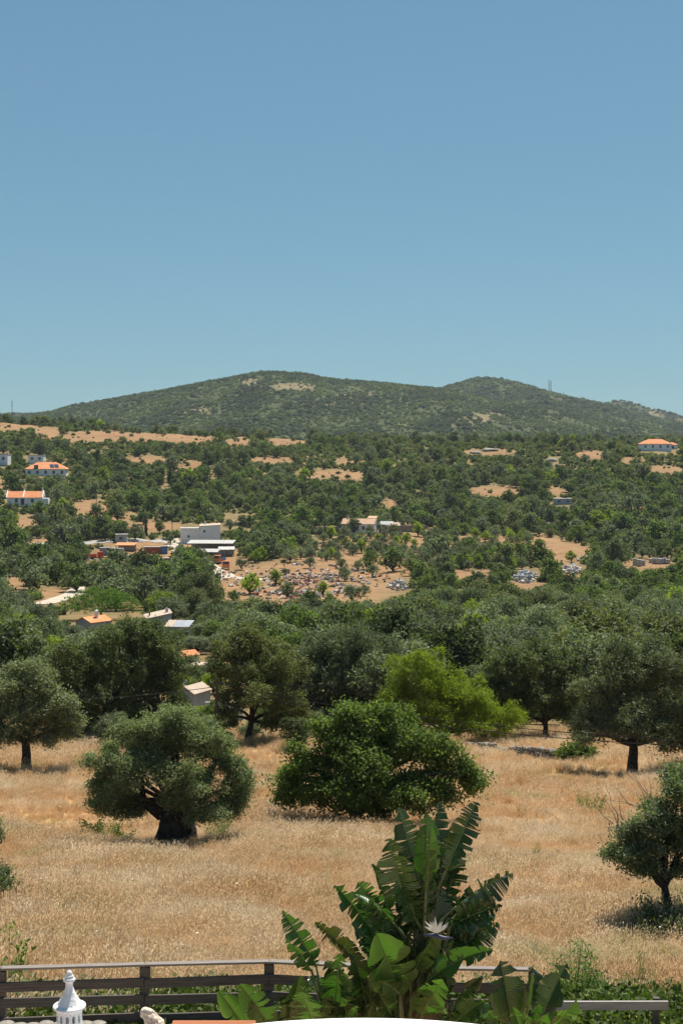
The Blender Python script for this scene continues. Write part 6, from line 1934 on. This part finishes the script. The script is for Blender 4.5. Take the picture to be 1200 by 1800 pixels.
mb = MB(); mb.lathe([(r_ * u, z * u) for r_, z in ((0, 0), (28, 0), (29, 3), (27, 7), (24, 9), (23, 12), (18, 12.2), (0, 12.2))], 40); mb.build('base', M['ceramic'], t, smooth=True)
# pier and low wall that carry lantern, figurine
mb = MB(); mb.box(at(30, 1800, 7).x, at(330, 1800, 7).x, 6.72, 7.28, FLOOR + .03, zb)
tag(mb.build('pier', M['plaster'], bevel=.02), 'white plastered low wall carrying the lantern and the figurine', 'wall')
# cream figurine: a seated lumpy animal with raised head
def figurine():
    bm = bmesh.new()
    vdat = [((0, 0, 0), .040), ((0, 0, .05), .046), ((.002, 0, .095), .040), ((-.012, 0, .128), .026), ((-.030, -.006, .150), .022), ((-.044, -.010, .152), .013)]
    vs_ = [bm.verts.new(v) for v, _ in vdat]
    for a, c_ in zip(vs_[:-1], vs_[1:]): bm.edges.new((a, c_))
    me = bpy.data.meshes.new('figurine'); bm.to_mesh(me); bm.free()
    o = link('figurine', me)
    o.modifiers.new('skin', 'SKIN'); ss = o.modifiers.new('sub', 'SUBSURF'); ss.levels = ss.render_levels = 3
    for i, (_, r_) in enumerate(vdat): me.skin_vertices[0].data[i].radius = (r_, r_ * .9)
    me.skin_vertices[0].data[0].use_root = True
    me.materials.append(M['cream'])
    tx = bpy.data.textures.new('lumps', 'VORONOI'); tx.noise_scale = .02
    dm = o.modifiers.new('lumps', 'DISPLACE'); dm.texture = tx; dm.strength = .012
    return o
o = figurine()
o.location = (at(272, 1785, 6.9).x, 6.9, zb + .02); sc_ = (at(268, 1773, 6.9).z - zb - .0) / .172; o.scale = (sc_, sc_, sc_)
tag(o, 'small cream stone figurine with raised head right of the lantern', 'figurine')
# slatted wooden table
zt_ = at(365, 1793, 6.75).z
x0, x1 = at(304, 1793, 6.75).x, at(450, 1793, 6.75).x
t = thing('wooden_table', 'reddish slatted wooden table top behind the white wall', 'table', ((x0 + x1) / 2, 6.5, FLOOR + .03))
hw = (x1 - x0) / 2; ht = zt_ - FLOOR - .03
for i in range(5):
    mb = MB(); mb.box(-hw, hw, .25 - i * .105 - .098, .25 - i * .105, ht - .022, ht); mb.build('slat', M['plank'], t, bevel=.004)
for sx in (-1, 1):
    for y in (-.24, .22):
        mb = MB(); mb.box(sx * (hw - .04) - .02, sx * (hw - .04) + .02, y - .02, y + .02, 0, ht - .06); mb.build('leg', M['plank'], t)
    mb = MB(); mb.box(sx * (hw - .04) - .018, sx * (hw - .04) + .018, -.27, .245, ht - .06, ht - .0225); mb.build('apron', M['plank'], t)

# ------------------------------------------------------------------ air
m = bpy.data.materials.new('haze'); m.use_nodes = True
tn = m.node_tree
for n_ in list(tn.nodes):
    if n_.type != 'OUTPUT_MATERIAL': tn.nodes.remove(n_)
pv = tn.nodes.new('ShaderNodeVolumePrincipled')
pv.inputs['Color'].default_value = (.80, .90, 1.0, 1)
pv.inputs['Density'].default_value = 5.0e-5
pv.inputs['Anisotropy'].default_value = .0
tn.links.new(pv.outputs[0], tn.nodes['Material Output'].inputs['Volume'])
mb = MB(); mb.box(-7800, 7800, -120, 5800, -15, 260)
tag(mb.build('haze', m), 'thin pale summer haze over the valley', 'haze', kind='stuff')
